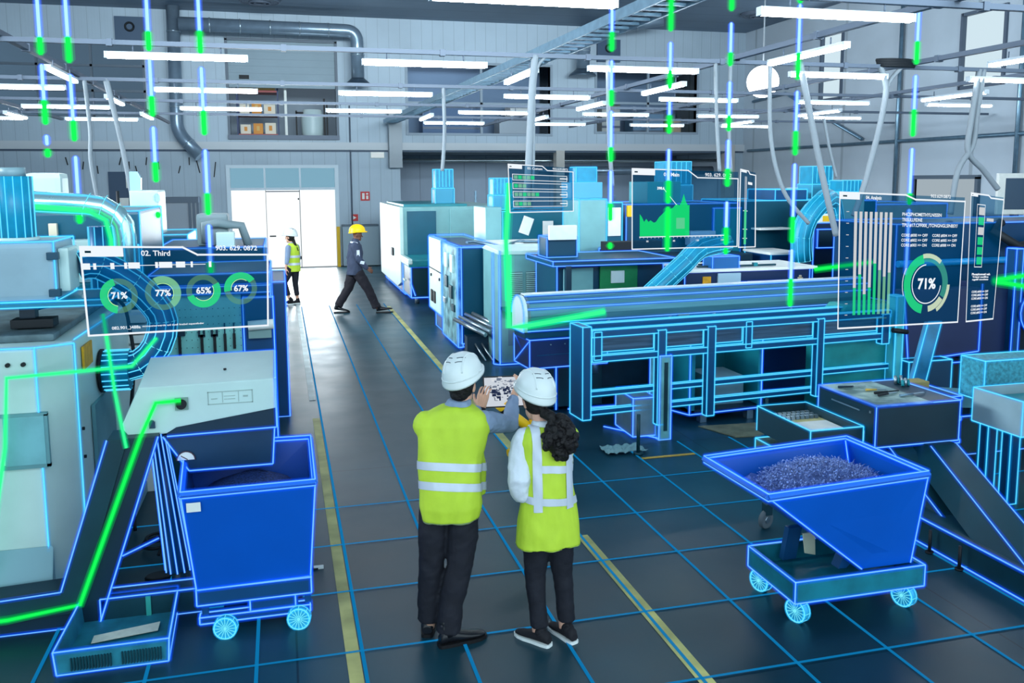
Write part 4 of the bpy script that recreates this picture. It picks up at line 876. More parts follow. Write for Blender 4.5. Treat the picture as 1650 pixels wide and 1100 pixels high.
G.wire([(4.43, 8.94, .95), (4.43, 8.94, .12), (5.34, 8.94, .15), (5.34, 8.94, .95)]); G.wire([(4.43, 8.94, .12), (4.15, 9.6, .12)]); G.done(LINE_B)
G = Mach('feeder_back_cabinet', 'long dark cabinet body standing behind the glowing frame', 'cabinet', (4.5, 10.1, 0), r=.0055)
G.box('body', (3.0, 3.75, 9.95, 10.7, .05, .95), DARKT, bevel=.01); G.box('body_middle', (3.75, 5.9, 10.0, 10.7, .25, .95), mat('cabinet_deep', (12, 48, 66), .4, noise=.3, scale=3), bevel=.01)
G.box('leg', (4.2, 4.3, 10.1, 10.2, 0, .25), STEELB); G.box('leg', (5.6, 5.7, 10.1, 10.2, 0, .25), STEELB)
G.wire([(3.3, 9.93, .02), (3.95, 9.93, .02)]); G.wire([(3.35, 9.93, .6), (3.35, 9.93, .02)]); G.wire([(3.15, 9.93, .6), (3.15, 9.93, .02)]); G.done(LINE_B)
t = thing('air_regulator', 'small dark air regulator with a gauge hanging behind the glowing frame', 'valve', (3.5, 9.55, .62))
MB().tube((0, 0, -.08), (0, 0, .1), .05, 14).build('bowl', STEELB, t); MB().tube((0, 0, .1), (0, 0, .3), .015, 8).build('stem', STEEL, t); MB().tube((-.07, 0, -.22), (-.07, 0, .08), .01, 6).build('pipe', STEEL, t); MB().box(-.08, .08, -.04, .04, .05, .11).build('head', DARKT, t)
t = thing('floor_rag', 'crumpled pale cloth on the floor under the bar feeder', 'cloth', (3.35, 8.25, 0))
mb = MB(); bmesh.ops.create_grid(mb.bm, x_segments=14, y_segments=8, size=.22)
for v in mb.bm.verts: v.co.y *= .6; v.co.z = .015+.025*abs(math.sin(v.co.x*31+v.co.y*17))*abs(math.cos(v.co.y*23))
mb.build('cloth', mat('rag_grey', (120, 156, 160), .8), t)
single(MB().prism([(4.7, 8.35), (5.15, 8.3), (5.2, 8.8), (4.5, 8.85)], 'z', .003, .012), 'cardboard_sheet', mat('card_dull', (120, 120, 98), .8, noise=.3, scale=6), 'flat piece of cardboard on the floor under the open teal cabinet', 'cardboard', (4.9, 8.5, .003))
single(MB().tube((3.45, 8.1, 0), (3.45, 8.1, .42), .02, 8).tube((3.45, 8.1, 0), (3.45, 8.1, .03), .05, 12), 'levelling_leg', DARKT, 'thin dark levelling leg standing left of the ochre floor mark', 'leg stand', (3.45, 8.1, 0))
single(MB().tube((5.0, 8.25, 0), (5.0, 8.25, .45), .018, 8).tube((5.0, 8.25, 0), (5.0, 8.25, .03), .05, 12), 'levelling_leg', DARKT, 'thin dark levelling leg standing on the cardboard sheet', 'leg stand', (5.0, 8.25, 0))
trace('green_light_line', [(2.33, 9.05, 2.0), (2.34, 9.05, 1.22), (2.5, 9.05, 1.22), (2.8, 9.08, 1.25), (3.46, 9.12, 1.33)], .022, BEAM_M, 'green glowing line turning from vertical to horizontal along the bar feeder tube')

# ---------------- right: box with tools on an inclined conveyor
M = Mach('tool_box_conveyor', 'dark steel box with hand tools on top above the right blue bin', 'conveyor', (5.2, 6.5, 0), r=.0044)
M.box('box_body', (4.75, 5.58, 6.14, 6.95, .55, .90), mat('box_dark', (8, 42, 56), .4, noise=.2, scale=2), 1, .004)
M.mb('top_plate', MB().box(4.74, 5.3, 6.13, 6.96, .90, .906), mat('top_plate_pale', (150, 176, 170), .4, .3, noise=.5, scale=5, vary=(60, 100, 100)))
M.mb('label_plate', MB().box(4.74, 4.75, 6.28, 6.50, .57, .66), mat('plate_pale', (196, 200, 206), .5)); M.mb('handle_slot', MB().box(4.742, 4.75, 6.35, 6.75, .815, .825), STEELB)
M.mb('rivets', MB().box(4.74, 4.75, 6.2, 6.22, .83, .85), STEEL)
M.mb('incline', MB().prism([(5.02, .55), (5.45, .55), (5.45, .5), (5.06, .05), (4.68, .05), (4.72, .2)], 'y', 5.9, 6.9), DARKT)
inc = MB()
def slab(mb, a, b, w0, th):
    """sloping trunk from a to b, width w0 along x, thickness th along y"""
    a, b = Vector(a), Vector(b); V = []
    for p in (a, b):
        for dx, dy in ((-w0/2, -th/2), (w0/2, -th/2), (w0/2, th/2), (-w0/2, th/2)): V.append(mb.bm.verts.new((p.x+dx, p.y+dy, p.z)))
    for q in ((0, 1, 2, 3), (7, 6, 5, 4), (0, 4, 5, 1), (1, 5, 6, 2), (2, 6, 7, 3), (3, 7, 4, 0)): mb._f([V[i] for i in q])
    return V
bpy.data.objects.remove([c for c in M.root.children if c.name.startswith('incline')][0])
V = [tuple(v.co) for v in slab(inc, (5.36, 6.3, .55), (4.88, 4.8, .2), .26, .5)]
M.mb('incline', inc, mat('incline_teal', (6, 56, 70), .4, noise=.2, scale=2)); M.wire([V[0], V[4]]); M.wire([V[1], V[5]]); M.wire([V[2], V[6]])
inc = MB(); V = [tuple(v.co) for v in slab(inc, (5.05, 6.4, .55), (4.95, 5.4, .1), .22, .3)]
M.mb('rear_incline', inc, DARKT); M.wire([V[0], V[4]]); M.wire([(4.9, 6.0, .4), (4.98, 6.0, .4)])
M.mb('incline_sticker', MB().box(5.3, 5.40, 5.98, 6.0, .42, .5), mat('sticker_teal', (20, 130, 130), .5))
M.box('floor_beam', (4.68, 4.95, 4.0, 6.3, .02, .20), DARKT, bevel=.006); M.wire([(4.67, 6.3, .205), (4.67, 4.0, .205)]); M.wire([(4.67, 6.3, .01), (4.67, 4.0, .01)])
for y in (5.3, 5.0): M.mb('beam_foot', MB().tube((4.62, y, 0), (4.62, y, .18), .012, 8).tube((4.62, y, 0), (4.62, y, .015), .03, 10), BLACK)
M.done(LINE_B)
TG = 'hand tools lying on the dark steel box'
for k, (x, y, a, L_, c, lab) in enumerate(((4.83, 6.78, -8, .26, NAVY, 'blue handled brush on the left edge of the steel box'), (5.0, 6.62, -12, .18, mat('wood_tan', (190, 160, 80), .6), 'tan wooden file on the steel box'),
        (5.0, 6.5, 4, .26, BLACK, 'black spanner on the steel box'), (4.98, 6.42, 12, .22, BLACK, 'black pliers nearest the front corner of the steel box'), (5.15, 6.36, 8, .28, STEELB, 'thin steel rod at the front of the steel box'))):
    t = thing('hand_tool', lab, 'tool', (x, y, .915), R(a), TG)
    MB().tube((0, 0, .004), (L_*.55, 0, .004), .012, 8, r1=.009).build('handle', c, t); MB().box(L_*.5, L_, -.008, .008, 0, .008).build('tool_head', STEEL if k != 2 else BLACK, t)
t = thing('oil_can', 'small oil fittings cluster at the back of the steel box', 'fitting', (5.45, 6.82, .905))
for k in range(6): MB().tube((.03*(k % 3), -.12+.1*(k//3), 0), (.03*(k % 3)+.01, -.1+.1*(k//3), .05+.02*(k % 2)), .014, 8).build('fitting', STEEL if k % 2 else TEALM, t)
# trays left of it
M = Mach('parts_tray', 'open tray of milled parts left of the dark steel box', 'tray', (4.6, 6.7, 0), r=.0044)
A = [(4.22, 6.27, .47), (4.98, 6.27, .47), (4.98, 7.12, .47), (4.22, 7.12, .47)]; B = [(p[0], p[1], .70) for p in A]
A = [(min(p[0], 4.73), p[1], p[2]) for p in A]; B = [(min(p[0], 4.73), p[1], p[2]) for p in B]
M.mb('tray_body', hollow(MB(), A, B, .012), mat('tray_dark', (22, 52, 64), .45)); M.mb('tray_lining', MB().box(4.24, 4.72, 6.3, 7.1, .58, .62), mat('tray_lining', (190, 184, 130), .6))
for i in range(4): M.segs += [(B[i], B[(i+1) % 4]), (A[i], B[i])]
M.box('lower_shelf', (4.2, 4.72, 6.2, 7.1, .26, .40), mat('shelf_olive', (70, 92, 80), .5), 1); M.box('tray_leg', (4.25, 4.31, 6.9, 6.96, 0, .26), STEELB); M.box('tray_leg', (4.6, 4.66, 6.3, 6.36, 0, .26), STEELB)
M.done(LINE_C, label='glowing cyan outline')
GP = 'milled parts in rows in the open tray'
part0 = None
for r_ in range(3):
    for c in range(9):
        if part0 is None: o = single(MB().prism([(-.02, 0), (.02, 0), (.012, .03), (-.012, .03)], 'x', -.018, .018), 'milled_part', STEEL, 'small shiny milled part in the rows at the back of the tray', 'part', None, GP); part0 = o
        else: o = part0.copy(); COL.objects.link(o)
        o['label'] = f'{NTHW[c]} milled part from the left in the {("back", "middle", "front")[r_]} row of the open tray'
        o.location = (4.29+c*.048, 7.02-r_*.07, .621)
single(MB().box(4.27, 4.70, 6.32, 6.76, .622, .628), 'white_sheet', PAPER, 'white sheet in the front of the open parts tray', 'paper', (4.5, 6.5, .622))
# white basin further right
M = Mach('white_basin', 'pale grey sheet metal basin cut off by the right edge above dark legs', 'basin', (5.9, 6.0, 0), r=.004)
A = [(5.86, 5.76, .66), (6.7, 5.76, .66), (6.7, 6.3, .66), (5.86, 6.3, .66)]; B = [(p[0], p[1], .96) for p in A]
M.mb('basin_body', hollow(MB(), A, B, .014), mat('basin_grey', (140, 168, 178), .4, noise=.12, scale=3)); M.mb('basin_contents', MB().box(5.89, 6.67, 5.79, 6.27, .68, .88), TEALM)
for i in range(4): M.segs += [(B[i], B[(i+1) % 4]), (A[i], A[(i+1) % 4]), (A[i], B[i])]
for x, y in ((5.95, 5.95), (6.45, 5.9), (5.95, 6.2)): M.box('basin_leg', (x, x+.09, y, y+.09, 0, .66), BLUED, 1)
M.mb('leg_cylinder', MB().tube((6.15, 5.7, 0), (6.15, 5.7, .55), .13, 20), mat('cylinder_grey', (60, 130, 170), .4)); M.done(LINE_C, label='glowing cyan outline')
M = Mach('steel_shelf', 'small open shelf with a white dish between the steel box and the basin', 'shelf', (5.8, 6.9, 0), r=.0044)
for z in (.3, .52, .72): M.box('shelf_board', (5.68, 6.15, 6.75, 7.3, z, z+.03), NAVY2, 1)
for x, y in ((5.68, 6.75), (6.1, 6.75), (5.68, 7.25), (6.1, 7.25)): M.box('shelf_post', (x, x+.04, y, y+.04, 0, .72), BLUED)
M.done(LINE_B)
o = single(MB().loft([(0, 0, 0, .07, .07, 0), (0, 0, .06, .13, .13, 0)], 6), 'white_dish', PAPER, 'white six sided dish on the small open shelf', 'dish'); o.location = (5.87, 6.95, .555)
o = single(MB().box(-.12, .12, -.08, .08, 0, .1), 'wooden_block', mat('block_tan', (150, 140, 90), .7), 'tan block on top of the small open shelf', 'block', bevel=.01); o.location = (5.85, 7.05, .755)
M = Mach('work_lamp_arm', 'slanted cyan outlined post leaning behind the steel box', 'post', (6.0, 7.1, 0), r=.0048)
inc = MB(); V = [tuple(v.co) for v in slab(inc, (6.02, 7.3, .45), (6.38, 7.45, 1.34), .16, .06)]; M.mb('post_body', inc, mat('post_teal', (40, 120, 160), .4, noise=.3, scale=6))
for i, j in ((0, 4), (1, 5), (4, 5), (0, 1)): M.wire([V[i], V[j]])
M.box('post_foot', (5.96, 6.08, 7.26, 7.34, 0, .45), NAVY); M.done(LINE_C, label='glowing cyan outline')
# large dark machine behind the big gauge panel
M = Mach('gantry_mill', 'large dark blue gantry mill behind the big gauge panel at the right', 'machine', (8.0, 9.2, 0), r=.005)
M.box('upper_body', (7.6, 11.5, 9.6, 10.9, 1.2, 2.2), mat('mill_deep_blue', (6, 52, 88), .35, noise=.15, scale=2), 1, .02); M.box('bed', (7.45, 11.5, 9.25, 10.9, .42, 1.2), mat('mill_black', (8, 30, 46), .4, noise=.3, scale=3), bevel=.02)
M.box('hanging_cover', (7.22, 8.3, 8.9, 9.1, .60, 1.45), mat('mill_cover_navy', (34, 46, 84), .4, noise=.15, scale=2), 0, .01); M.wire([(7.28, 8.88, .58), (8.3, 8.88, .66), (8.3, 8.88, 1.5)]); M.wire([(7.18, 8.88, 1.45), (7.28, 8.88, .58)])
M.box('right_panel', (8.3, 8.95, 9.1, 9.25, .5, 1.5), mat('mill_panel_navy', (26, 40, 76), .4), 0, .01); M.box('corner_column', (8.9, 9.0, 9.0, 9.15, .5, 1.9), BLUED, 1)
M.box('plinth', (7.5, 11.5, 9.3, 10.9, 0, .42), NAVY); M.wire([(7.4, 9.15, .46), (11.4, 9.15, .5)])
M.mb('spindle_wheel', MB().wheel((9.25, 9.0, 1.1), (0, 1, 0), .28, .1, 28), mat('wheel_dark', (10, 60, 110), .4)); M.wire([(9.25+.3*math.cos(k*PI/10), 8.93, 1.1+.3*math.sin(k*PI/10)) for k in range(21)])
M.mb('top_hose', MB().path([(9.2, 9.6, 2.2), (9.0, 9.5, 2.1), (9.3, 9.4, 1.9), (9.8, 9.4, 1.95)], .06, 10), BLACK)
M.mb('top_pipe', MB().path([(7.6, 9.55, 1.7), (11.4, 9.55, 1.72)], .045, 12), mat('mill_pipe_cyan', (30, 130, 190), .3))
M.done(LINE_B)
M = Mach('teal_side_cabinet', 'teal cabinet standing between the bar feeder and the steel box', 'cabinet', (6.7, 8.4, 0), r=.005)
M.mb('body', MB().prism([(6.15, 0), (6.15, 1.0), (6.45, 1.3), (7.15, 1.3), (7.15, 0)], 'y', 8.95, 9.3), mat('cabinet_teal_bright', (28, 140, 140), .4, noise=.25, scale=3), bevel=.01)
M.box('side_column', (7.02, 7.12, 8.8, 8.95, .35, 1.4), mat('column_cyan', (70, 180, 190), .4), 1); M.box('lower_box', (7.15, 7.75, 8.7, 8.9, .2, .62), mat('box_teal_navy', (14, 60, 90), .4), 1)
M.mb('black_tube', MB().tube((6.9, 8.7, 1.02), (7.1, 8.7, .99), .03, 10), BLACK); M.done(LINE_C, label='glowing cyan outline')
M = Mach('low_white_bench', 'low bench with a pale slanted cover right of the leaning post', 'bench', (7.4, 7.6, 0), r=.0046)
M.mb('bench_body', MB().prism([(6.5, .5), (6.55, .62), (7.6, .5), (7.6, .4)], 'y', 7.2, 7.6), mat('bench_teal', (100, 160, 170), .4), bevel=.006); M.box('bench_frame', (6.5, 7.7, 7.2, 7.9, 0, .4), DARKT, 1); M.done(LINE_B)
M = Mach('perforated_guard', 'pale cyan perforated guard box at the right edge above the basin', 'guard', (6.9, 6.6, 0), r=.0042)
M.box('guard_body', (6.35, 7.3, 6.7, 7.0, .7, 1.08), mat('guard_cyan', (60, 150, 170), .45, noise=.4, scale=30), 1); M.box('guard_leg', (6.4, 6.46, 6.75, 6.8, 0, .7), BLUED); M.box('guard_leg', (7.2, 7.26, 6.75, 6.8, 0, .7), BLUED); M.done(LINE_C, label='glowing cyan outline')
trace('green_light_ray', [(8.30, 8.7, 1.56), (9.3, 8.7, 1.66)], .02, BEAM_G, 'green ray leaving the narrow side panel to the right, the upper one', cat='light beam')
trace('green_light_ray', [(8.30, 8.7, 1.55), (9.3, 8.7, 1.38)], .02, BEAM_G, 'green ray leaving the narrow side panel to the right, the lower one', cat='light beam')
trace('green_light_ray', [(5.9, 8.8, 1.76), (6.65, 8.8, 1.82)], .015, BEAM_G, 'short green ray left of the big gauge panel', cat='light beam')

# ---------------- right blue tipping bin
M = Mach('tipping_bin', 'blue tipping bin full of metal swarf on a wheeled tray frame at the right', 'bin', (3.5, 4.9, 0), r=.0040)
A = [(3.55, 4.66, .29), (3.92, 4.66, .29), (3.92, 5.14, .29), (3.55, 5.14, .29)]; B = [(2.72, 4.44, .93), (3.92, 4.54, .93), (3.89, 5.34, .93), (2.69, 5.20, .93)]
M.mb('hopper', hollow(MB(), A, B, .012), BLUE)
mb = MB(); Rm = [Vector(p) for p in B]
for a, b in zip(Rm, Rm[1:]+Rm[:1]): mb.tube(a, b, .02, 4)
M.mb('rim', mb, mat('rim_blue', (40, 110, 210), .4))
M.mb('cart_frame', hollow(MB(), [(3.03, 4.6, .15), (3.98, 4.6, .15), (3.98, 5.17, .15), (3.03, 5.17, .15)], [(3.03, 4.6, .29), (3.98, 4.6, .29), (3.98, 5.17, .29), (3.03, 5.17, .29)], .02), mat('cart_teal', (20, 112, 130), .4, noise=.3, scale=5))
M.mb('bracket', MB().prism([(3.42, .28), (3.48, .28), (3.62, .42), (3.5, .48)], 'y', 4.72, 4.80), BLUED); M.mb('bracket', MB().prism([(3.22, .22), (3.32, .22), (3.36, .44), (3.26, .44)], 'y', 5.05, 5.1), BLUED)
M.mb('tag_plate', MB().prism([(3.35, .28), (3.43, .26), (3.42, .42), (3.33, .42)], 'y', 4.99, 5.0), mat('tag_cream', (190, 196, 170), .6))
for x, y in ((3.09, 4.66), (3.88, 4.66), (3.09, 5.10), (3.88, 5.1)): spoke_wheel(M, (x, y, .075), (1, .35, 0), .075, .05)
c = sum(Rm, Vector())/4
for dz, s in ((.022, 1.0), (-.022, 1.0), (.01, .96)): M.wire([c+(p-c)*s+Vector((0, 0, dz)) for p in Rm], True)
for i in (0, 1): M.segs.append((A[i], B[i]))
M.segs.append((Vector(B[2])+Vector((-.03, -.03, 0)), Vector(B[2])+Vector((-.05, -.15, -.3))))
M.wbox((3.03, 3.98, 4.6, 5.17, .15, .29)); M.done(LINE_B)
# swarf heap
def heap(cx, cy_, z0, rx, ry, h, n, label, s=.03):
    mb = MB(); bmesh.ops.create_grid(mb.bm, x_segments=26, y_segments=18, size=1)
    for v in mb.bm.verts:
        x, y = v.co.x, v.co.y; d = min(1, math.sqrt(x*x+y*y)); v.co = (cx+x*rx, cy_+y*ry, z0+h*(1-d**1.6)+.02*math.sin(x*21+y*9)*math.cos(y*17))
    rr = random.Random(3)
    for k in range(n):
        a = rr.uniform(0, 2*PI); d = math.sqrt(rr.random())*.97; x, y = d*math.cos(a), d*math.sin(a)
        z = z0+h*(1-d**1.6)+rr.uniform(0, .03); p = Vector((cx+x*rx, cy_+y*ry, z)); u = Vector((rr.uniform(-1, 1), rr.uniform(-1, 1), rr.uniform(-.3, .8))).normalized()*s*rr.uniform(.5, 1.4)
        v = u.cross(Vector((0, 0, 1))).normalized()*s*.35
        mb.poly([p, p+u+v*.3, p+u*1.1+v*.7, p+v*.4]); mb.poly([p+u+v*.3, p+u*1.5+v+Vector((0, 0, -.01)), p+u*1.3+v*1.2, p+u*1.1+v*.7])
    return mb
single(heap(3.38, 4.9, .79, .44, .33, .14, 3600, '', .026), 'metal_swarf', [CHIPS], 'heap of curly metal swarf filling the right blue bin', 'swarf', None, None, 'stuff')
t = thing('loose_castor', 'loose grey castor wheel on the floor behind the right blue bin', 'wheel', (3.69, 6.05, .085))
MB().wheel((0, 0, -.01), (.4, -1, 0), .075, .04, 22).build('tyre', mat('castor_grey', (92, 104, 110), .6), t); MB().wheel((0, 0, -.01), (.4, -1, 0), .03, .05, 14).build('hub', STEEL, t); MB().box(-.02, .04, -.03, .03, .03, .12).build('fork', DARKT, t)
# yellow-black guard rail beyond the two people
t = thing('yellow_guard_rail', 'yellow tubular guard rail with black bands beyond the tablet', 'rail', (1.92, 6.65, 0))
MB().path([(-.30, -.05, 1.03), (-.10, 0, .86), (-.03, 0, .80)], .04, 12).tube((-.02, 0, .86), (.12, .05, .86), .035, 12).tube((0, 0, 0), (0, 0, .86), .035, 12).tube((-.22, -.02, .62), (.1, .05, .62), .032, 12).build('rail_tube', YELLOW, t)
MB().tube((-.27, -.042, 1.005), (-.235, -.033, .975), .043, 12).build('black_band', BLACK, t); MB().tube((.0, 0, .72), (.0, 0, .79), .038, 12).build('black_band', BLACK, t)

# ---------------- background machines on the right
def bgm(name, label, b, m, cat='machine', extra=(), wire=1, lines=LINE_B, sc=.7):
    y = b[2]; M = Mach(name, label, cat, ((b[0]+b[1])/2, (b[2]+b[3])/2, 0), r=max(.0045, .0006*y)); M.box('body', b, m, wire, .02)
    for e in extra: M.box(e[0], e[1], e[2], e[3] if len(e) > 3 else 0, .01)
    M.done(lines, scale=sc); return M
bgm('green_machine', 'dark framed machine with a green plate seen through its open front', (3.6, 5.15, 11.3, 12.3, 0, 1.66), mat('gm_blue', (4, 58, 84), .4), extra=(('top_plate', (3.45, 5.2, 11.0, 12.3, 1.66, 1.72), NAVY2, 1), ('green_plate', (4.2, 4.75, 11.25, 11.3, 1.12, 1.62), GREENM), ('pale_plate', (3.68, 4.1, 11.25, 11.3, 1.15, 1.6), CREAM_T), ('post', (3.62, 3.7, 10.98, 11.05, 0, 1.66), NAVY), ('white_note', (4.35, 4.55, 11.23, 11.25, 1.38, 1.55), PAPER), ('vice', (3.9, 4.4, 11.0, 11.2, 1.08, 1.22), BLACK), ('ledge', (3.6, 5.1, 10.95, 11.3, 1.0, 1.08), STEELB)))
bgm('monitor_stand', 'white monitor on a dark cabinet left of the green machine plate', (3.55, 3.98, 11.6, 12.0, 1.725, 2.0), NAVY2, 'monitor', extra=(('screen', (3.55, 3.95, 11.5, 11.56, 1.97, 2.17), PAPER),))
bgm('cream_column', 'tall cream column with a cyan motor head behind the monitor', (4.5, 4.95, 13.0, 13.8, 0, 2.48), CREAM_T, extra=(('side_cover', (4.97, 5.25, 13.1, 13.8, 0, 2.42), TEAL, 1), ('paper', (5.0, 5.22, 13.06, 13.1, 1.9, 2.35), PAPER), ('motor_head', (4.4, 4.92, 13.1, 13.6, 2.5, 2.75), mat('motor_cyan', (70, 150, 180), .4)), ('motor_top', (4.52, 4.85, 13.2, 13.5, 2.75, 2.98), CYANP, 1), ('yellow_tag', (5.32, 5.4, 13.05, 13.1, 2.2, 2.38), YELLOW)), lines=LINE_C)
bgm('teal_enclosure', 'wide teal enclosure with paper sheets hanging on it, below the bar chart panel', (3.9, 5.6, 15.5, 17, 0, 2.22), mat('enc_teal', (4, 92, 112), .4), extra=(('side_unit', (3.58, 3.88, 15.5, 16.5, 0, 2.3), CREAM_T), ('bench', (3.55, 4.6, 14.7, 15.4, 0, 1.68), TEALM, 1), ('white_top', (3.5, 4.6, 14.6, 15.4, 1.68, 1.72), PAPER)), lines=LINE_C)
for k, (x, z, a, lab) in enumerate(((4.35, 2.0, 20, 'tilted paper sheet hanging on the teal enclosure'), (4.75, 1.92, 0, 'long paper sheets hanging on the teal enclosure'))):
    o = single(MB().box(-.1, .1, -.01, 0, -.2, .12), 'hanging_paper', PAPER, lab, 'paper'); o.location = (x, 15.48, z); o.rotation_euler = (0, R(a), 0)
bgm('blue_enclosure', 'wide dark blue enclosure behind the area chart panel', (5.45, 7.45, 13.4, 15, 0, 2.38), mat('encl_blue', (3, 62, 88), .4), extra=(('upper_box', (5.9, 6.5, 13.6, 14.4, 2.38, 2.75), TEALM), ('door', (7.0, 7.5, 13.36, 13.4, .3, 2.3), mat('door_teal', (10, 110, 130), .4), 1), ('pale_block', (6.4, 6.85, 13.0, 13.2, 1.72, 1.95), mat('block_grey', (130, 160, 190), .5)), ('lower_chest', (5.3, 7.3, 12.6, 13.3, 0, 1.6), NAVY)))
bgm('black_bellows_machine', 'black machine with bellows under the area chart panel', (4.8, 5.22, 12.4, 12.9, 0, 1.72), mat('bellows_black', (10, 26, 44), .45), extra=(('bellows', (4.7, 5.6, 12.35, 12.58, 1.72, 1.86), BLACK), ('blue_side', (4.45, 4.78, 12.4, 12.7, 0, 1.55), BLUED)))
M = bgm('workbench', 'white topped workbench with an amber label in front of the blue enclosure', (5.32, 7.25, 10.95, 11.8, 0, 1.52), mat('bench_navy', (16, 40, 76), .4), 'workbench', extra=(('white_top', (5.3, 7.35, 10.9, 11.9, 1.52, 1.56), PAPER), ('pale_door', (5.8, 6.15, 10.91, 10.95, .7, 1.5), mat('door_pale', (150, 180, 196), .5)), ('amber_label', (5.58, 5.7, 10.92, 10.95, 1.3, 1.46), ORANGE), ('net_box', (5.75, 6.15, 10.98, 11.25, 1.5, 1.72), mat('net_box_blue', (20, 90, 150), .4), 1)))
o = bgm('low_table', 'low table with a white sheet top in front of the workbench', (6.1, 7.1, 10.2, 10.8, 0, 1.38), mat('low_table_blue', (14, 60, 120), .4), 'table', extra=(('white_sheet', (6.15, 7.05, 10.2, 10.75, 1.38, 1.40), PAPER),))
o = single(MB().tube((0, 0, 0), (0, 0, .07), .035, 14).tube((0, 0, .07), (0, 0, .1), .018, 10), 'glass_jar', mat('jar_tan', (150, 140, 120), .3), 'small jar with a pale lid on the low table', 'jar'); o.location = (6.75, 10.4, 1.40)
for k, (x, y, L_, lab) in enumerate(((5.6, 11.15, .5, 'dark rod lying at the left of the workbench top'), (6.2, 11.1, .6, 'dark flat bar lying in the middle of the workbench top'), (5.75, 11.4, .35, 'short dark tool at the back of the workbench top'))):
    t = thing('bench_tool', lab, 'tool', (x, y, 1.565), R(5*k-4), 'tools lying on the workbench'); MB().box(0, L_, -.02, .02, 0, .025).build('bar', DARKT, t); MB().box(L_*.4, L_*.5, -.03, .03, 0, .05).build('grip', TEALM, t)
netduct('net_duct', [(4.55, 10.6, 1.2), (4.85, 10.6, 1.45), (5.15, 10.6, 1.7), (5.4, 10.7, 1.86), (5.9, 10.9, 1.92)], .13, 'cyan net duct rising from behind the bar feeder to the area chart panel', lr=.0032)
netduct('net_duct', [(7.65, 11.75, 1.55), (7.62, 11.75, 1.9), (7.72, 11.75, 2.2), (7.95, 11.8, 2.4), (8.2, 12.0, 2.48), (8.5, 12.3, 2.4), (8.6, 12.35, 2.1)], .15, 'cyan net duct bending like an arch left of the big gauge panel', lr=.0034)
bgm('teal_robot_cell', 'teal machine cell with hoses behind the arched net duct', (7.5, 9.6, 13.2, 14.8, 0, 2.42), mat('cell_teal', (5, 66, 86), .4), extra=(('shelf', (7.6, 8.2, 12.9, 13.2, 1.95, 1.98), PAPER), ('lower_box', (7.45, 7.95, 12.3, 13.1, 0, 1.6), mat('cell_box', (6, 50, 100), .4), 1), ('white_top', (7.4, 7.97, 12.25, 13.1, 1.6, 1.64), PAPER), ('top_box', (8.1, 8.7, 13.3, 14.2, 2.42, 2.6), BLUED, 1), ('pale_corner', (8.75, 9.4, 12.7, 13.1, 1.9, 2.5), CREAM_T)), lines=LINE_C)
bgm('dark_drawer_unit', 'dark blue drawer unit with a yellow box on top left of the big gauge panel', (8.0, 9.9, 12.0, 12.6, 0, 2.10), mat('drawer_navy', (16, 40, 66), .4), 'cabinet', extra=(('lower_drawer', (8.05, 9.8, 11.97, 12.0, 1.72, 2.0), NAVY, 1),))
t = thing('yellow_box', 'pale box with a yellow face on the dark blue drawer unit', 'box', (8.2, 12.15, 2.10)); MB().box(-.1, .13, -.1, .1, 0, .14).build('box_body', PAPER, t, bevel=.01); MB().box(-.02, .1, -.11, -.1, .02, .11).build('yellow_face', YELLOW, t)
hose([(8.33, 11.96, 2.1), (8.42, 11.94, 1.95), (8.47, 11.94, 1.7), (8.48, 11.94, 1.45)], .01, 'thin red cable hanging on the dark blue drawer unit', RED)
FG = 'cyan filter towers on the machine roofs'
def ftower(x, y, w_, z0, z1, label, base=None):
    M = Mach('filter_tower', label, 'filter', (x, y, z0), r=.0006*y, group=FG)
    M.box('filter_box', (x-w_/2, x+w_/2, y, y+w_, z0+(z1-z0)*.45, z1), CYANP, 1, .02); M.box('filter_base', (x-w_*.55, x+w_*.55, y-.03, y+w_+.03, z0, z0+(z1-z0)*.45), mat('filter_base_cyan', (48, 140, 172), .45), 1, .03)
    for k in range(4): M.wire([(x-w_/2+w_*(k+1)/5, y-.01, z0+(z1-z0)*.5), (x-w_/2+w_*(k+1)/5, y-.01, z1)])
    M.done(LINE_C, glow=(2, 0), scale=.6, label='glowing cyan ribs'); return M
ftower(3.95, 21.6, .42, 2.2, 3.05, 'cyan filter tower on the roof of the white turning centre')
ftower(4.0, 15.9, .34, 2.25, 2.82, 'cyan filter tower beside the left edge of the bar chart panel')
ftower(7.5, 15.8, .52, 2.3, 3.12, 'cyan filter tower half hidden by the area chart panel')
ftower(9.4, 13.9, .40, 2.42, 3.0, 'cyan filter tower above the teal machine cell'); ftower(9.3, 12.9, .36, 2.4, 2.75, 'square cyan filter box left above the big gauge panel')
for k, (x, y, b, lab) in enumerate(((7.5, 15.6, 2.3, 'dark machine block carrying the filter tower behind the area chart'),)):
    bgm('machine_block', lab, (6.9, 8.3, 15.4, 17, 0, b), NAVY2, wire=0)
bgm('machine_block', 'teal machine block far behind the teal cell', (9.8, 12.5, 16.5, 18.5, 0, 2.3), TEAL, extra=(('white_case', (10.3, 10.9, 16.2, 16.5, 2.0, 2.6), CREAM),))
bgm('machine_block', 'pale machine block at the far right by the side wall', (12.7, 14.6, 16.8, 18.8, 0, 2.2), GREYP)
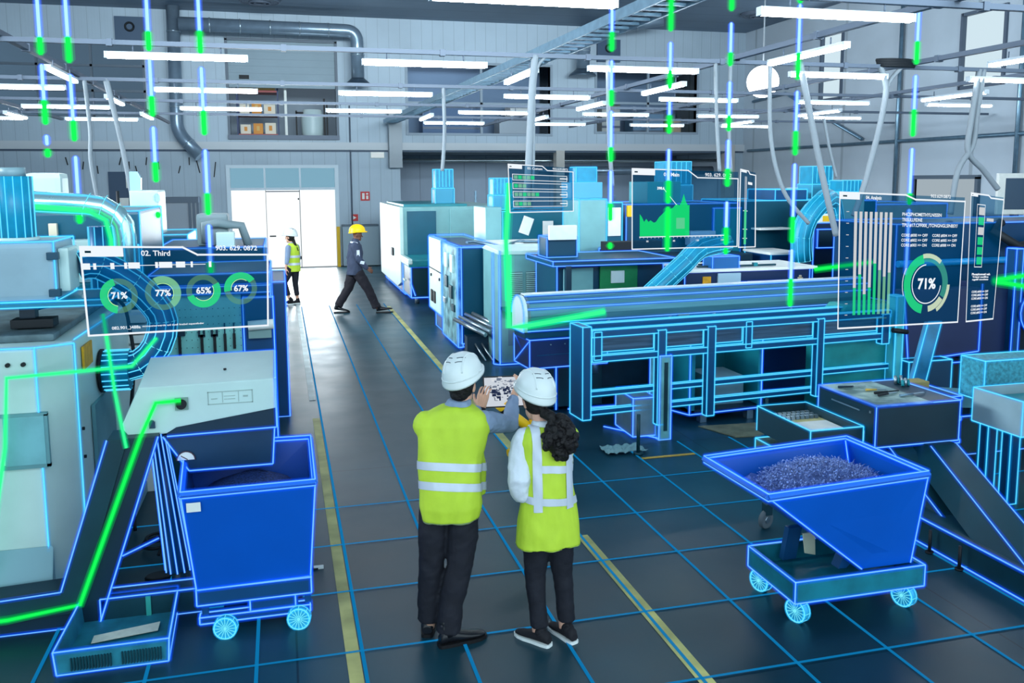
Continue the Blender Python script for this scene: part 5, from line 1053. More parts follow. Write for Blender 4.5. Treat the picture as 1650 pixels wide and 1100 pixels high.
# things in the annex at the back
for k, (x, y, b, m_, lab) in enumerate(((4.9, 30.5, 1.6, 1, 'dark bench with shelves in the annex opening at left'), (7.6, 30.8, 1.9, 0, 'tall grey rack in the annex behind the turning centre'), (11.0, 30.2, 1.7, 0, 'grey bench in the annex behind the area chart panel'), (14.0, 30.6, 2.0, 1, 'dark cabinet in the annex by the right column'))):
    M = Mach('annex_bench', lab, 'bench', (x, y, 0), r=.01)
    M.box('bench_body', (x-.9, x+.9, y, y+.8, 0, b*.55), (GREYP, NAVY)[m_]); M.box('shelf', (x-.9, x+.9, y, y+.8, b*.9, b*.95), PAPER)
    for xx in (x-.88, x+.8): M.box('post', (xx, xx+.08, y, y+.08, b*.55, b+.5), STEELB)
    M.box('stored_part', (x-.5, x-.1, y+.1, y+.6, b*.55, b*.8), BLACK); M.box('stored_part', (x+.2, x+.5, y+.1, y+.6, b*.55, b*.75), mat('amber', (250, 190, 60), .4))
for k, (y0, z, lab) in enumerate(((30.0, 3.45, 'upper silvery pipe under the annex ceiling'), (30.6, 3.1, 'lower thick silvery pipe under the annex ceiling'))):
    single(MB().tube((4.0+(k*5), y0, z), (15.9, y0, z), .06+.1*k, 14), 'annex_pipe', STEEL if k == 0 else DUCT, lab, 'pipe', (10, y0, z), 'pipes in the annex')
# ============================================================ light beams falling from above
def beamset(x, y, segs, label):
    """vertical light beam: segs = (z top, z bottom, 'b' or 'g')"""
    t = thing('light_beam', label, 'light beam', (x, y, segs[-1][1]), 0, 'blue and green light beams falling from above'); o_ = (x, y, segs[-1][1])
    for z1, z0, c in segs:
        r = .0135 if c == 'b' else .019; cols = BEAM_B if c == 'b' else BEAM_G
        mb = MB()
        for k, m in ((1, 0), (1.75, 1), (2.7, 2)):
            e = r*k; mb.path([(x, y, z1+e*.3), (x, y, z1-e*.4), (x, y, z0+e*.4), (x, y, z0-e*.3)], r, 10, m, [e*.45, e, e, e*.45])
        mb.build('blue_segment' if c == 'b' else 'green_segment', cols, t, o_)
NL = ['leftmost light beam, high above the net duct', 'second light beam from the left, ending above the teal lathe', 'third light beam from the left, in front of the wall duct', 'fourth light beam from the left, in front of the upper window']
beamset(-1.94, 8.5, [(4.75, 4.03, 'b'), (4.03, 3.89, 'g'), (3.80, 3.50, 'b'), (3.50, 3.30, 'g'), (3.2, 3.12, 'b'), (3.08, 3.02, 'g')], NL[0])
beamset(-1.72, 8.5, [(4.75, 4.04, 'b'), (4.04, 3.83, 'g'), (3.72, 3.33, 'b'), (3.33, 3.16, 'g'), (3.02, 2.56, 'b'), (2.56, 2.44, 'g')], NL[1])
beamset(-1.07, 8.5, [(4.75, 4.11, 'b'), (4.11, 3.95, 'g'), (3.87, 3.55, 'b'), (3.55, 3.38, 'g'), (3.28, 2.97, 'b'), (2.97, 2.80, 'g'), (2.68, 2.62, 'b'), (2.52, 2.48, 'g')], NL[2])
beamset(-.64, 8.5, [(4.75, 4.13, 'b'), (4.13, 3.94, 'g'), (3.81, 3.43, 'b'), (3.43, 3.22, 'g'), (3.08, 2.69, 'b'), (2.69, 2.50, 'g'), (2.40, 2.06, 'b'), (2.06, 1.86, 'g')], NL[3])
beamset(3.28, 8.5, [(4.55, 4.26, 'b'), (4.26, 4.08, 'g'), (3.98, 3.69, 'b'), (3.69, 3.54, 'g'), (3.48, 3.12, 'b'), (3.12, 2.98, 'g'), (2.88, 2.55, 'b'), (2.55, 2.38, 'g'), (2.14, 2.09, 'g')], 'light beam between the bar chart panel and the area chart panel')
beamset(3.92, 8.5, [(4.75, 4.48, 'g'), (4.48, 4.30, 'g'), (4.18, 3.9, 'b'), (3.9, 3.72, 'g'), (3.6, 3.45, 'b'), (3.45, 3.27, 'g'), (3.1, 2.78, 'b'), (2.78, 2.55, 'g'), (2.5, 2.05, 'g')], 'light beam crossing the area chart panel at its middle')
beamset(4.60, 8.5, [(4.75, 4.53, 'g'), (4.40, 4.1, 'b'), (4.1, 3.97, 'g'), (3.8, 3.45, 'b'), (3.45, 3.3, 'g'), (3.2, 2.9, 'b'), (2.9, 2.72, 'g'), (2.55, 2.28, 'b'), (2.28, 2.1, 'g'), (2.05, 2.0, 'g')], 'light beam crossing the right part of the area chart panel')
beamset(5.40, 8.5, [(4.8, 4.64, 'g'), (4.62, 4.12, 'b'), (4.12, 3.85, 'g'), (3.72, 3.3, 'b'), (3.3, 3.05, 'g'), (2.95, 2.38, 'b'), (2.38, 2.1, 'g'), (2.02, 1.7, 'b'), (1.7, 1.4, 'g')], 'light beam between the area chart panel and the big gauge panel, reaching the bar feeder')
beamset(6.88, 8.5, [(4.75, 4.29, 'b'), (4.29, 4.05, 'g'), (3.92, 3.55, 'b'), (3.55, 3.26, 'g'), (3.12, 2.62, 'b'), (2.62, 2.5, 'g'), (2.44, 1.7, 'b')], 'light beam passing behind the big gauge panel at the right')

# ============================================================ floating data panels
PANE = emis('panel_pane', (0, 104, 160), .62, .30, (.34, .55, .68))
INK_G = emis('panel_green', (40, 225, 140), .95, .82); INK_G2 = emis('panel_green_pale', (150, 235, 180), .9, .55); INK_G3 = emis('panel_ring_dim', (120, 190, 130), .7, .45)
INK_W = emis('panel_white_soft', (214, 218, 222), .9); INK_D = emis('panel_dark_ink', (10, 60, 80), .5); INK_A = emis('panel_area_green', (24, 232, 120), .95, .85)
class Panel:
    def __init__(self, name, label, TL, TR, BR, BL):
        self.c = [Vector(p) for p in (TL, TR, BR, BL)]; self.root = thing(name, label, 'data panel', BL, 0, 'floating data panels'); self.o = tuple(BL)
        n = (self.c[1]-self.c[3]).cross(self.c[0]-self.c[2]).normalized()
        self.n = n if n.y < 0 else -n
        self.asp = ((self.c[1]-self.c[0]).length)/((self.c[0]-self.c[3]).length)
    def P(self, u, v, d=0):
        a = self.c[0].lerp(self.c[1], u); b = self.c[3].lerp(self.c[2], u); return a.lerp(b, v)+self.n*d
    def polys(self, part, ps, m, d=.004, parent=None, label=None):
        mb = MB()
        for p in ps: mb.poly([self.P(u, v, d) for u, v in p])
        o = mb.build(part, m, parent or self.root, self.o)
        if label: o['label'] = label
        return o
    def rect(self, u0, v0, u1, v1): return [(u0, v0), (u1, v0), (u1, v1), (u0, v1)]
    def line(self, pts, t):
        """thick line as quads; t in units of v"""
        out = []
        for (a, b), (c, e) in zip(pts, pts[1:]):
            dx, dy = (c-a)*self.asp, e-b; L = math.hypot(dx, dy) or 1; nx, ny = -dy/L*t/2/self.asp, dx/L*t/2; ex, ey = dx/L*t/2/self.asp, dy/L*t/2
            out.append([(a+nx-ex, b+ny-ey), (c+nx+ex, e+ny+ey), (c-nx+ex, e-ny+ey), (a-nx-ex, b-ny-ey)])
        return out
    def arc(self, cu, cv, r0, r1, a0, a1):
        """ring sector, degrees clockwise from the top, radii in units of v"""
        n = max(3, int(abs(a1-a0)/8)); out = []
        for k in range(n):
            q = [R(a0+(a1-a0)*(k+i)/n) for i in (0, 1)]; f = lambda r, a: (cu+r*math.sin(a)/self.asp, cv-r*math.cos(a))
            out.append([f(r0, q[0]), f(r1, q[0]), f(r1, q[1]), f(r0, q[1])])
        return out
    def text(self, part, s, u, v, h, m=None, parent=None, width=None, bold=.0, skew=0, align='LEFT', d=.006):
        cu = bpy.data.curves.new('txt', 'FONT'); cu.body = s; cu.size = 1; cu.offset = bold; cu.resolution_u = 3; cu.shear = skew
        ob = bpy.data.objects.new('txt', cu); COL.objects.link(ob); dg = bpy.context.evaluated_depsgraph_get(); me = bpy.data.meshes.new_from_object(ob.evaluated_get(dg))
        bpy.data.objects.remove(ob)
        xs = [p.co.x for p in me.vertices] or [0]; w_ = max(xs)-min(xs); k = h/.72; kx = k/self.asp if width is None else width/max(w_, 1e-6)
        off = {'LEFT': 0, 'CENTER': -w_/2, 'RIGHT': -w_}[align]
        for p in me.vertices:
            q = self.P(u+(p.co.x-min(xs)+off)*kx, v-p.co.y*k, d)-Vector(self.o); p.co = q
        me.materials.append(m or WHITE_L); o = bpy.data.objects.new(part, me); COL.objects.link(o); o.parent = parent or self.root
        return o
    def frame(self, notch0=.52, notch1=.60, drop=.09, t=.022, tab=.22, tabh=.12):
        self.polys('pane', [[(0, 0), (1, 0), (1, 1), (0, 1)]], PANE, 0, label='translucent blue pane')
        pts = [(0, 0), (notch0, 0), (notch1, drop), (1, drop), (1, 1), (0, 1), (0, 0)]
        o = self.polys('frame', self.line(pts, t), WHITE_L, label='white frame line')
        self.polys('tab', [self.rect(0, 0, tab, tabh)], WHITE_L, .005, o); self.polys('tab_mark', [self.rect(.02, tabh*.4, .05, tabh*.62)], INK_D, .007, o)

# panel with four gauges, left
Q = Panel('data_panel', 'floating translucent blue panel with four green ring gauges, above the left conveyor head', (-1.06, 5.2, 2.45), (-.085, 5.5, 2.40), (-.10, 5.5, 1.925), (-1.045, 5.2, 1.96))
Q.frame(.52, .60, .09, .022, .21, .11)
Q.text('panel_title', '02. Third', .30, .10, .062, bold=.02); Q.text('panel_number', '903. 629. 0872', .70, .035, .06, bold=.02)
Q.polys('timeline', Q.line([(.0, .22), (.64, .205)], .008)+[Q.rect(a, v-.035, b, v+.035) for a, b, v in ((.0, .04, .22), (.055, .07, .22), (.14, .16, .217), (.21, .225, .215), (.23, .29, .213), (.37, .385, .21), (.39, .46, .209), (.48, .53, .207), (.56, .572, .206), (.66, .675, .205))], WHITE_L)
for k, (cu, cv, tx, a0, a1) in enumerate(((.172, .56, '71%', 190, 345), (.402, .545, '77%', -30, 145), (.625, .53, '65%', 60, 250), (.84, .515, '67%', -100, 55))):
    g0 = Q.polys('ring_gauge', Q.arc(cu, cv, .135, .20, 0, 360), INK_G3, .003); g0['label'] = f'ring gauge reading {tx[:-1]} percent'
    Q.polys('gauge_arc', Q.arc(cu, cv, .125, .205, a0, a1), INK_G if k != 1 else INK_G2, .005, g0); Q.polys('inner_arc', Q.arc(cu, cv, .115, .123, a0, a1-20), emis('arc_yellow', (190, 255, 170), 1), .006, g0)
    Q.text('gauge_text', tx, cu, cv+.03, .075, None, g0, bold=.03, align='CENTER', d=.008)
Q.text('panel_note', '082.901_)488a', .12, .945, .035, width=.15, bold=.02); Q.text('panel_note', 'mgmanmerwerde wd duefi lmelad nspentfoder', .28, .935, .022, width=.34, bold=.02)
# bar chart panel
Q = Panel('data_panel', 'small floating blue panel with four rows of green blocks, top middle', (2.48, 9.6, 2.97), (3.245, 9.6, 2.925), (3.25, 9.6, 2.435), (2.50, 9.6, 2.43))
Q.frame(.52, .60, .09, .02, .21, .085); Q.text('panel_title', '03. Custom', .29, .085, .05, bold=.02); Q.text('panel_number', '903.629.0872', .68, .065, .045, bold=.01)
for k, (n, v) in enumerate(((5, .26), (3, .44), (6, .62), (4, .82))):
    b = Q.polys('progress_bar', Q.line([(.06, v-.06), (.9, v-.06), (.9, v+.06), (.06, v+.06), (.06, v-.06)], .012), WHITE_L); b['label'] = f'row with {n} green blocks'
    for i in range(n): Q.polys('block', [Q.rect(.08+i*.065, v-.038, .135+i*.065, v+.038)], INK_G if (i+k) % 3 == 1 else INK_G2, .005, b)
    Q.polys('value_mark', [Q.rect(.79, v-.012, .91, v+.012)], WHITE_L, .006, b)
# area chart panel
Q = Panel('data_panel', 'floating blue panel with a green area chart, right of the middle', (3.72, 9, 2.91), (5.00, 9, 2.87), (5.01, 9, 2.03), (3.73, 9, 2.03))
Q.frame(.52, .61, .09, .014, .21, .075); Q.text('panel_title', '01. Main', .29, .08, .045, bold=.03); Q.text('panel_number', '903. 629. 0872', .68, .07, .045, bold=.01)
area_pts = [(.07, .56), (.09, .60), (.11, .66), (.13, .62), (.15, .66), (.17, .64), (.20, .67), (.22, .66), (.25, .60), (.28, .56), (.31, .52), (.35, .50), (.38, .48), (.41, .43), (.44, .45), (.46, .40), (.48, .30), (.50, .40), (.52, .45), (.535, .44)]
Q.polys('area_chart', [[(a[0], a[1]), (b[0], b[1]), (b[0], .84), (a[0], .84)] for a, b in zip(area_pts, area_pts[1:])], INK_A, .004)
Q.polys('chart_axis', Q.line([(.07, .85), (.90, .845)], .012)+[Q.rect(.07+i*.035, .85, .073+i*.035, .87) for i in range(24)], WHITE_L)
for u, s in ((.13, '00'), (.38, '80'), (.60, '120'), (.84, '160')): Q.text('axis_number', s, u, .915, .022, bold=.02)
Q.polys('pointer_line', Q.line([(.29, .24), (.41, .44)], .008), WHITE_L, .006); Q.text('pointer_text', '398.6', .23, .25, .032, bold=.05)
Q.polys('highlight_patch', [Q.rect(.41, .61, .49, .75)], emis('patch_pale', (140, 220, 190), .8, .5), .006)
Q = Panel('data_panel', 'tall narrow floating blue panel with a green level bar, beside the area chart', (5.03, 9, 2.90), (5.22, 9, 2.86), (5.24, 9, 2.02), (5.03, 9, 2.02))
Q.frame(.52, .62, .035, .014, .4, .03)
Q.polys('level_scale', Q.line([(.32, .08), (.32, .96)], .006)+Q.line([(.40, .08), (.40, .96)], .006)+[Q.rect(.22, v, .5, v+.008) for v in (.52, .76, .88)]+[Q.rect(.5, .14, .78, .175)], WHITE_L)
Q.polys('level_bar', [Q.rect(.29, .51, .43, .96)], INK_G, .006)
# big gauge panel
Q = Panel('data_panel', 'large floating blue panel with a 71 percent ring gauge and eight bars, right side', (3.37, 4.8, 2.71), (4.575, 5.1, 2.66), (4.57, 5.1, 1.79), (3.395, 4.8, 1.85))
Q.frame(.50, .58, .032, .012, .145, .048); Q.text('panel_title', '04. Analysis', .19, .042, .026, bold=.03); Q.text('panel_number', '903.629.0872', .70, .012, .026, width=.17, bold=.01)
hts = (.70, .60, .75, .70, .52, .57, .62, .59)
for i, hv in enumerate(hts):
    u = .108+i*.0385; b = Q.polys('bar', [Q.rect(u, .135, u+.022, hv)], INK_W, .004, label='pale upper part of the bar')
    Q.polys('bar_fill', [Q.rect(u, hv, u+.022, .905)], INK_G if i < 5 else INK_G2, .005, b, 'green lower part of the bar')
Q.polys('scale_marks', [Q.rect(.05, .135+k*.085, .07, .14+k*.085) for k in range(10)], INK_W)
Q.polys('bar_footer', [Q.rect(.11, .935, .38, .94)], INK_G3)
for k, (s, w_) in enumerate((('PHCSPHOMETHYLNISSIN', .325), ('TRISULLFIDNE', .165), ('TPU #17.CFF000_/TONGNGLSINBSY/', .47))): Q.text('panel_note', s, .475, .158+k*.041, .026, width=w_, bold=.02)
for k, s in enumerate(('CORE #000 >> OFF', 'CORE #002 >> OFF', 'CORE #003 >> ON')): Q.text('core_text', s, .475, .315+k*.038, .022, width=.215 if k < 2 else .21, bold=.02)
for k, s in enumerate(('CORE #004 >> OFF', 'CORE #005 >> OFF', 'CORE #008 >> ON')): Q.text('core_text', s, .73, .315+k*.038, .022, width=.215 if k < 2 else .205, bold=.02)
cu, cv = .70, .685; Q.asp *= .86
g0 = Q.polys('ring_gauge', Q.arc(cu, cv, .165, .235, 190, 350), INK_G, .004); g0['label'] = 'large ring gauge reading 71 percent'
Q.polys('gauge_arc', Q.arc(cu, cv, .175, .235, 350, 480), emis('ring_teal', (80, 200, 170), .8, .55), .004, g0); RP = emis('ring_pale', (214, 232, 200), .95, .85)
for a_ in ((.205, .24, -12, 40), (.225, .255, 92, 150), (.175, .222, 125, 172)): Q.polys('gauge_arc_pale', Q.arc(cu, cv, *a_), RP, .006, g0)
Q.polys('inner_arc', Q.arc(cu, cv, .148, .156, 170, 355)+Q.arc(cu, cv, .148, .156, 95, 170)+Q.arc(cu, cv, .25, .256, 250, 300), WHITE_L, .007, g0)
Q.text('gauge_text', '71%', cu, cv+.035, .082, None, g0, bold=.035, align='CENTER', d=.009)
# narrow side panel
Q = Panel('data_panel', 'narrow floating blue panel with six stacked squares, at the right edge', (4.62, 5.1, 2.69), (5.09, 5.3, 2.65), (5.06, 5.3, 1.76), (4.64, 5.1, 1.79))
Q.frame(.52, .60, .018, .012, .2, .022)
Q.polys('square_column', Q.line([(.20, .08), (.44, .08), (.44, .57), (.20, .57), (.20, .08)], .006), WHITE_L)
for k in range(6): Q.polys('square', [Q.rect(.25, .10+k*.078, .42, .16+k*.078)], INK_W if k in (0, 2) else INK_G, .006, label='pale square' if k in (0, 2) else 'green square')
Q.polys('side_tag', [Q.rect(.5, .18, .72, .205)], INK_W, .006)
Q.text('panel_note', 'Phosphometi nsh', .12, .635, .016, width=.62, bold=.05); Q.text('panel_note', 'Trisul nedfins', .14, .655, .012, width=.55, bold=.05); Q.text('panel_note', 'ngsilf mndeas', .14, .675, .012, width=.55, bold=.05)
for g_ in range(2):
    for k, s in enumerate(('CORE #000 >> OFF', 'CORE #002 >> OFF', 'CORE #003 >> ON')): Q.text('core_text', s, .14, .775+g_*.115+k*.027, .017, width=.58, bold=.03)

# ============================================================ people
from mathutils import noise
def baked(mb, name, mats, voxel, smooth=3, parent=None, off=(0, 0, 0), folds=None):
    """melt the pieces into one continuous skin"""
    me = mb.mesh(name+'_src', mats); o = bpy.data.objects.new(name+'_src', me); COL.objects.link(o)
    r = o.modifiers.new('r', 'REMESH'); r.mode = 'VOXEL'; r.voxel_size = voxel; r.use_smooth_shade = True
    s = o.modifiers.new('s', 'SMOOTH'); s.factor = .5; s.iterations = smooth
    dg = bpy.context.evaluated_depsgraph_get(); m2 = bpy.data.meshes.new_from_object(o.evaluated_get(dg)); bpy.data.objects.remove(o)
    m2.name = name
    if folds:       # cloth folds: soft ridges pushed out of the surface
        nrm = [v.normal.copy() for v in m2.vertices]
        for v, n_ in zip(m2.vertices, nrm):
            q = v.co; g_ = noise.noise(Vector((q.x*folds[1], q.y*folds[1], q.z*folds[2]+q.x*folds[3])))+.5*noise.noise(Vector((q.x*folds[1]*2.3+5, q.y*folds[1]*2.3, q.z*folds[2]*2.6-q.x*folds[3]*2)))
            v.co = q+n_*folds[0]*g_
    for v in m2.vertices: v.co = v.co-Vector(off)
    for p in m2.polygons: p.use_smooth = True
    o2 = bpy.data.objects.new(name, m2); COL.objects.link(o2)
    if parent: o2.parent = parent
    return o2
def shell(src, name, m, planes, push=.004, parent=None):
    """strip cut out of a garment between planes and lifted off it: planes = (point, normal) keeping the side the normal points to"""
    bm = bmesh.new(); bm.from_mesh(src.data)
    for co, no in planes:
        bmesh.ops.bisect_plane(bm, geom=bm.verts[:]+bm.edges[:]+bm.faces[:], plane_co=co, plane_no=no, clear_inner=True)
    bm.normal_update()
    for v in bm.verts: v.co = v.co+v.normal*push
    me = bpy.data.meshes.new(name); bm.to_mesh(me); bm.free(); me.materials.clear(); me.materials.append(m)
    for p in me.polygons: p.use_smooth = True; p.material_index = 0
    o = bpy.data.objects.new(name, me); COL.objects.link(o); o.parent = parent or src.parent
    return o
V3 = Vector
def hand(mb, wrist, d, up, s=1.0, curl=.5, side=1, spread=1.0):
    """palm, five bent fingers and a thumb; d = direction of the hand, up = back of the hand, side = +1 thumb to the left of d"""
    d = V3(d).normalized(); up = V3(up); up = (up-d*up.dot(d)).normalized(); lat = d.cross(up)*side; w0 = V3(wrist)
    for k in range(4):
        a = (k-1.5)*.0215*s
        mb.capsule(w0+lat*a*.6+d*.012*s, w0+lat*a+d*.085*s, .015*s, .0115*s, 8)
        L = (.036, .042, .040, .031)[k]*s; p = w0+lat*a*1.05*spread+d*.088*s; q = d.copy(); r = .0082*s
        for j in range(3):
            ang = curl*(.55+.25*j); q = (q*math.cos(ang)-up*math.sin(ang)).normalized() if j or curl else q
            p2 = p+q*L*(1, .72, .6)[j]; mb.capsule(p, p2, r, r*.9, 8); p = p2; r *= .92
            up2 = up
    q = (d*.55-lat*.8-up*.35).normalized(); p = w0-lat*.022*s+d*.028*s
    for j, L in enumerate((.040, .032, .026)):
        p2 = p+q*L*s; mb.capsule(p, p2, (.0135-.0015*j)*s, (.012-.0015*j)*s, 8); p = p2; q = (q*.85+d*.45-up*.2).normalized()
    return mb
def head(mb, c, f, s=1.0, tilt=0):
    """head centred at c facing f: skull, jaw, nose, lips, brow, ears, eyes sockets"""
    c = V3(c); f = V3(f).normalized(); u = V3((0, 0, 1)); u = (u-f*u.dot(f)).normalized(); r = f.cross(u)
    M = Matrix((( r.x, f.x, u.x, 0), (r.y, f.y, u.y, 0), (r.z, f.z, u.z, 0), (0, 0, 0, 1)))
    mb.sphere(c+u*.02*s, (.074*s, .093*s, .10*s), 18, 0, M); mb.sphere(c+f*.035*s-u*.06*s, (.052*s, .052*s, .055*s), 14, 0, M)
    mb.capsule(c+f*.088*s+u*.0, c+f*.112*s-u*.028*s, .010*s, .014*s, 8); mb.sphere(c+f*.083*s-u*.062*s, (.024*s, .012*s, .009*s), 10, 0, M)
    mb.sphere(c+f*.076*s+u*.026*s, (.05*s, .018*s, .012*s), 10, 0, M); mb.sphere(c+f*.07*s-u*.098*s, (.022*s, .02*s, .018*s), 10, 0, M)
    for sd in (-1, 1): mb.sphere(c+r*sd*.077*s-f*.008*s-u*.005*s, (.011*s, .02*s, .032*s), 10, 0, M); mb.sphere(c+r*sd*.03*s+f*.078*s+u*.004*s, .013*s, 8)
    return mb
def eyes(c, f, s, parent, off):
    c = V3(c); f = V3(f).normalized(); u = V3((0, 0, 1)); r = f.cross(u).normalized()
    for sd in (-1, 1): MB().sphere(c+r*sd*.03*s+f*.088*s+u*.004*s, .0075*s, 10).build('eye', BLACK, parent, off)
def helmet(parent, off, c, f, m, s=1.0, tilt=0, strap=True, roll=0):
    """safety helmet: ribbed dome, peak, rim, vent slots"""
    f = V3(f).normalized(); u0 = V3((0, 0, 1)); r = f.cross(u0).normalized(); u = (u0*math.cos(tilt)+f*math.sin(tilt)).normalized(); f = u.cross(r).normalized(); f = -f if f.dot(V3(f)) < 0 else f
    f = u.cross(r); 
    if roll: u = (u*math.cos(roll)+r*math.sin(roll)).normalized(); r = f.cross(u).normalized()
    c = V3(c); P = lambda x, y, z: c+r*x+f*y+u*z
    mb = MB(); rings = []
    prof = ((0, 1.06), (.012, 1.07), (.02, 1.0), (.05, .985), (.085, .90), (.115, .74), (.137, .52), (.148, .28), (.152, .08))
    n = 32
    for z, k in prof:
        ring = []
        for t in range(n):
            a = t*2*PI/n; x = math.cos(a)*.118*k; y = math.sin(a)*.148*k
            zz = z
            if k > 1.02 and y > .08: y += .03*(y-.08)/.07
            ring.append(mb.bm.verts.new(P(x*s, y*s, (zz-.02*(k > 1.02)*max(0, -math.sin(a)))*s)))
        rings.append(ring)
    for a, b in zip(rings, rings[1:]):
        for t in range(n): mb._f([a[t], a[(t+1) % n], b[(t+1) % n], b[t]], 0, True)
    mb._f(rings[-1], 0, True)
    h = mb.build('safety_helmet', m, parent, off)
    sd = h.modifiers.new('t', 'SOLIDIFY'); sd.thickness = .004; sd.offset = -1
    def surf(x, y):
        kk = math.hypot(x/.118, y/.148); T = [(1.0, .02), (.985, .05), (.90, .085), (.74, .115), (.52, .137), (.28, .148), (.0, .154)]
        for (k1, z1), (k2, z2) in zip(T, T[1:]):
            if k2 <= kk <= k1: return z1+(z2-z1)*(k1-kk)/(k1-k2)
        return .03
    rb = MB()
    for sx in (-1, 1):
        rb.path([P(sx*(.050+.012*abs(t/12))*s, t*.0095*s, surf(.050+.012*abs(t/12), t*.0095)*s) for t in range(-12, 13)], .0055*s, 8)
    rb.path([P(math.cos(a)*.119*s, math.sin(a)*.149*s, .03*s) for a in [k*PI/16 for k in range(33)]], .004*s, 6)
    rb.build('helmet_ribs', m, h)
    for o in h.children: o.data.transform(Matrix.Translation([-v for v in off]))
    vs = MB()
    for sx in (-1, 1):
        for row, (y0, zz) in enumerate(((-.050, 0), (-.085, 0))):
            for k in range(4):
                x = sx*(.016+.0115*k); y_ = y0+.006*k; x2 = x+sx*.0085; vs.capsule(P(x*s, y_*s, (surf(x, y_)+.001)*s), P(x2*s, (y_+.0045)*s, (surf(x2, y_+.0045)+.001)*s), .0024*s, n=6)
    v = vs.build('vent_slots', mat('vent_slot_dark', (60, 70, 78), .6), h, off); v['kind'] = 'stuff'
    return h
def shoe(parent, off, heel, d, m, sole, s=1.0, name='shoe', ankle=None):
    d = V3(d).normalized(); lat = V3((d.y, -d.x, 0)); h = V3(heel); mb = MB(); rr = []
    for k, (t, w_, z) in enumerate(((-.02, .030, .05), (0, .038, .085), (.05, .040, .088), (.11, .042, .062), (.17, .047, .045), (.225, .044, .036), (.262, .030, .026), (.275, .012, .018))):
        mb_r = []
        for q in range(14):
            a = q*2*PI/14; mb_r.append(mb.bm.verts.new(h+d*t*s+lat*math.cos(a)*w_*s+V3((0, 0, .018+(z-.0)*(.5+.5*math.sin(a))))*s*1.0))
        rr.append(mb_r)
    for a, b in zip(rr, rr[1:]):
        for q in range(14): mb._f([a[q], a[(q+1) % 14], b[(q+1) % 14], b[q]], 0, True)
    mb._f(rr[0]); mb._f(rr[-1][::-1])
    if ankle: mb.capsule(h+d*.035*s+V3((0, 0, .06))*s, ankle, .042*s, .045*s, 12)
    o = mb.build(name, m, parent, off)
    out = []
    for t, w_ in ((-.03, .02), (-.02, .036), (.03, .043), (.12, .045), (.18, .051), (.235, .046), (.27, .03), (.285, .012)): out.append((t, w_))
    pts = [h+d*t*s+lat*w_*s for t, w_ in out]+[h+d*t*s-lat*w_*s for t, w_ in out[::-1]]
    so = MB(); so.prism([(p.x, p.y) for p in pts], 'z', 0, .022*s); so.build('shoe_sole', sole, o, off)
    return o
SKIN = mat('skin_warm', (214, 164, 138), .55, noise=.06, scale=30); SKIN_D = mat('skin_dark', (110, 74, 58), .55); SKIN_L = mat('skin_light', (206, 160, 140), .55)
VEST = mat('vest_yellow_green', (182, 210, 58), .65, bump=.4, scale=7, noise=.08); BANDR = mat('reflective_band', (196, 204, 216), .35, .1, bump=.3, scale=8)
TROU = mat('trouser_charcoal', (26, 28, 38), .8, bump=.6, scale=9, noise=.2); SHIRT = mat('shirt_blue_grey', (128, 148, 176), .75, bump=.6, scale=9, noise=.08); BLOUSE = mat('blouse_white', (206, 214, 224), .75, bump=.7, scale=9, noise=.06)
HELW = mat('helmet_white', (214, 222, 222), .35); HELY = mat('helmet_yellow', (250, 196, 14), .35); LEATH = mat('boot_leather', (22, 24, 30), .3); SNEAK = mat('sneaker_black', (26, 26, 32), .8); SOLEW = mat('sole_white', (220, 226, 226), .5); SOLEB = mat('sole_black', (14, 14, 18), .6)
HAIR = mat('hair_black', (18, 15, 18), .6, bump=1, scale=30, noise=.4)
def cut(o, *pl): return o

# ---- man with the tablet
O = (.92, 5.05, 0)
man = thing('person', 'person from behind in yellow vest and black boots, holding a tablet with both hands', 'person', O)
hc = V3((1.03, 5.12, 1.56)); hf = V3((.55, .8, -.25))
Ls, Rs = V3((.80, 5.12, 1.37)), V3((1.14, 5.04, 1.35)); Re, Rw = V3((1.345, 5.20, 1.275)), V3((1.44, 5.47, 1.375)); Le, Lw = V3((.98, 5.36, 1.20)), V3((1.205, 5.40, 1.335))
b = MB(); head(b, hc, hf); b.capsule((.99, 5.07, 1.40), hc+V3((-.01, -.02, -.06)), .058, .055, 14)
b.loft([(.94, 5.05, .80, .13, .10, -.3), (.93, 5.05, .95, .135, .095, -.3), (.95, 5.05, 1.15, .145, .09, -.3), (.97, 5.06, 1.33, .17, .09, -.3), (.98, 5.06, 1.42, .12, .07, -.3), (.985, 5.07, 1.46, .055, .055, -.3)])
b.capsule(Rs, Re, .045, .038); b.capsule(Re, Rw, .036, .024); b.capsule(Ls, Le, .045, .038); b.capsule(Le, Lw, .036, .024)
hand(b, Rw, (.45, .25, .75), (.5, -.7, -.2), .98, .75, -1); hand(b, Lw, (.25, .35, .85), (-.5, -.75, .1), .98, .55, 1)
for hip, knee, ank in (((.85, 5.07, .86), (.825, 5.09, .47), (.80, 5.12, .06)), ((1.0, 5.03, .86), (.985, 5.02, .47), (.90, 5.0, .06))):
    b.capsule(hip, knee, .075, .05); b.capsule(knee, ank, .05, .038)
baked(b, 'body', SKIN, .0045, 2, man, O); eyes(hc, hf, 1, man, O)
b = MB()
b.loft([(.93, 5.05, .80, .165, .12, -.2), (.93, 5.05, .95, .16, .12, -.2)])
b.path([(.845, 5.08, .90), (.825, 5.085, .66), (.815, 5.09, .47), (.80, 5.11, .25), (.80, 5.12, .10)], .08, 18, 0, [.095, .092, .078, .073, .072])
b.path([(1.005, 5.02, .90), (1.0, 5.02, .66), (.975, 5.01, .47), (.92, 5.0, .25), (.895, 4.99, .07)], .08, 18, 0, [.098, .095, .080, .075, .076])
baked(b, 'trousers', TROU, .009, 3, man, O, (.007, 9, 12, 6))
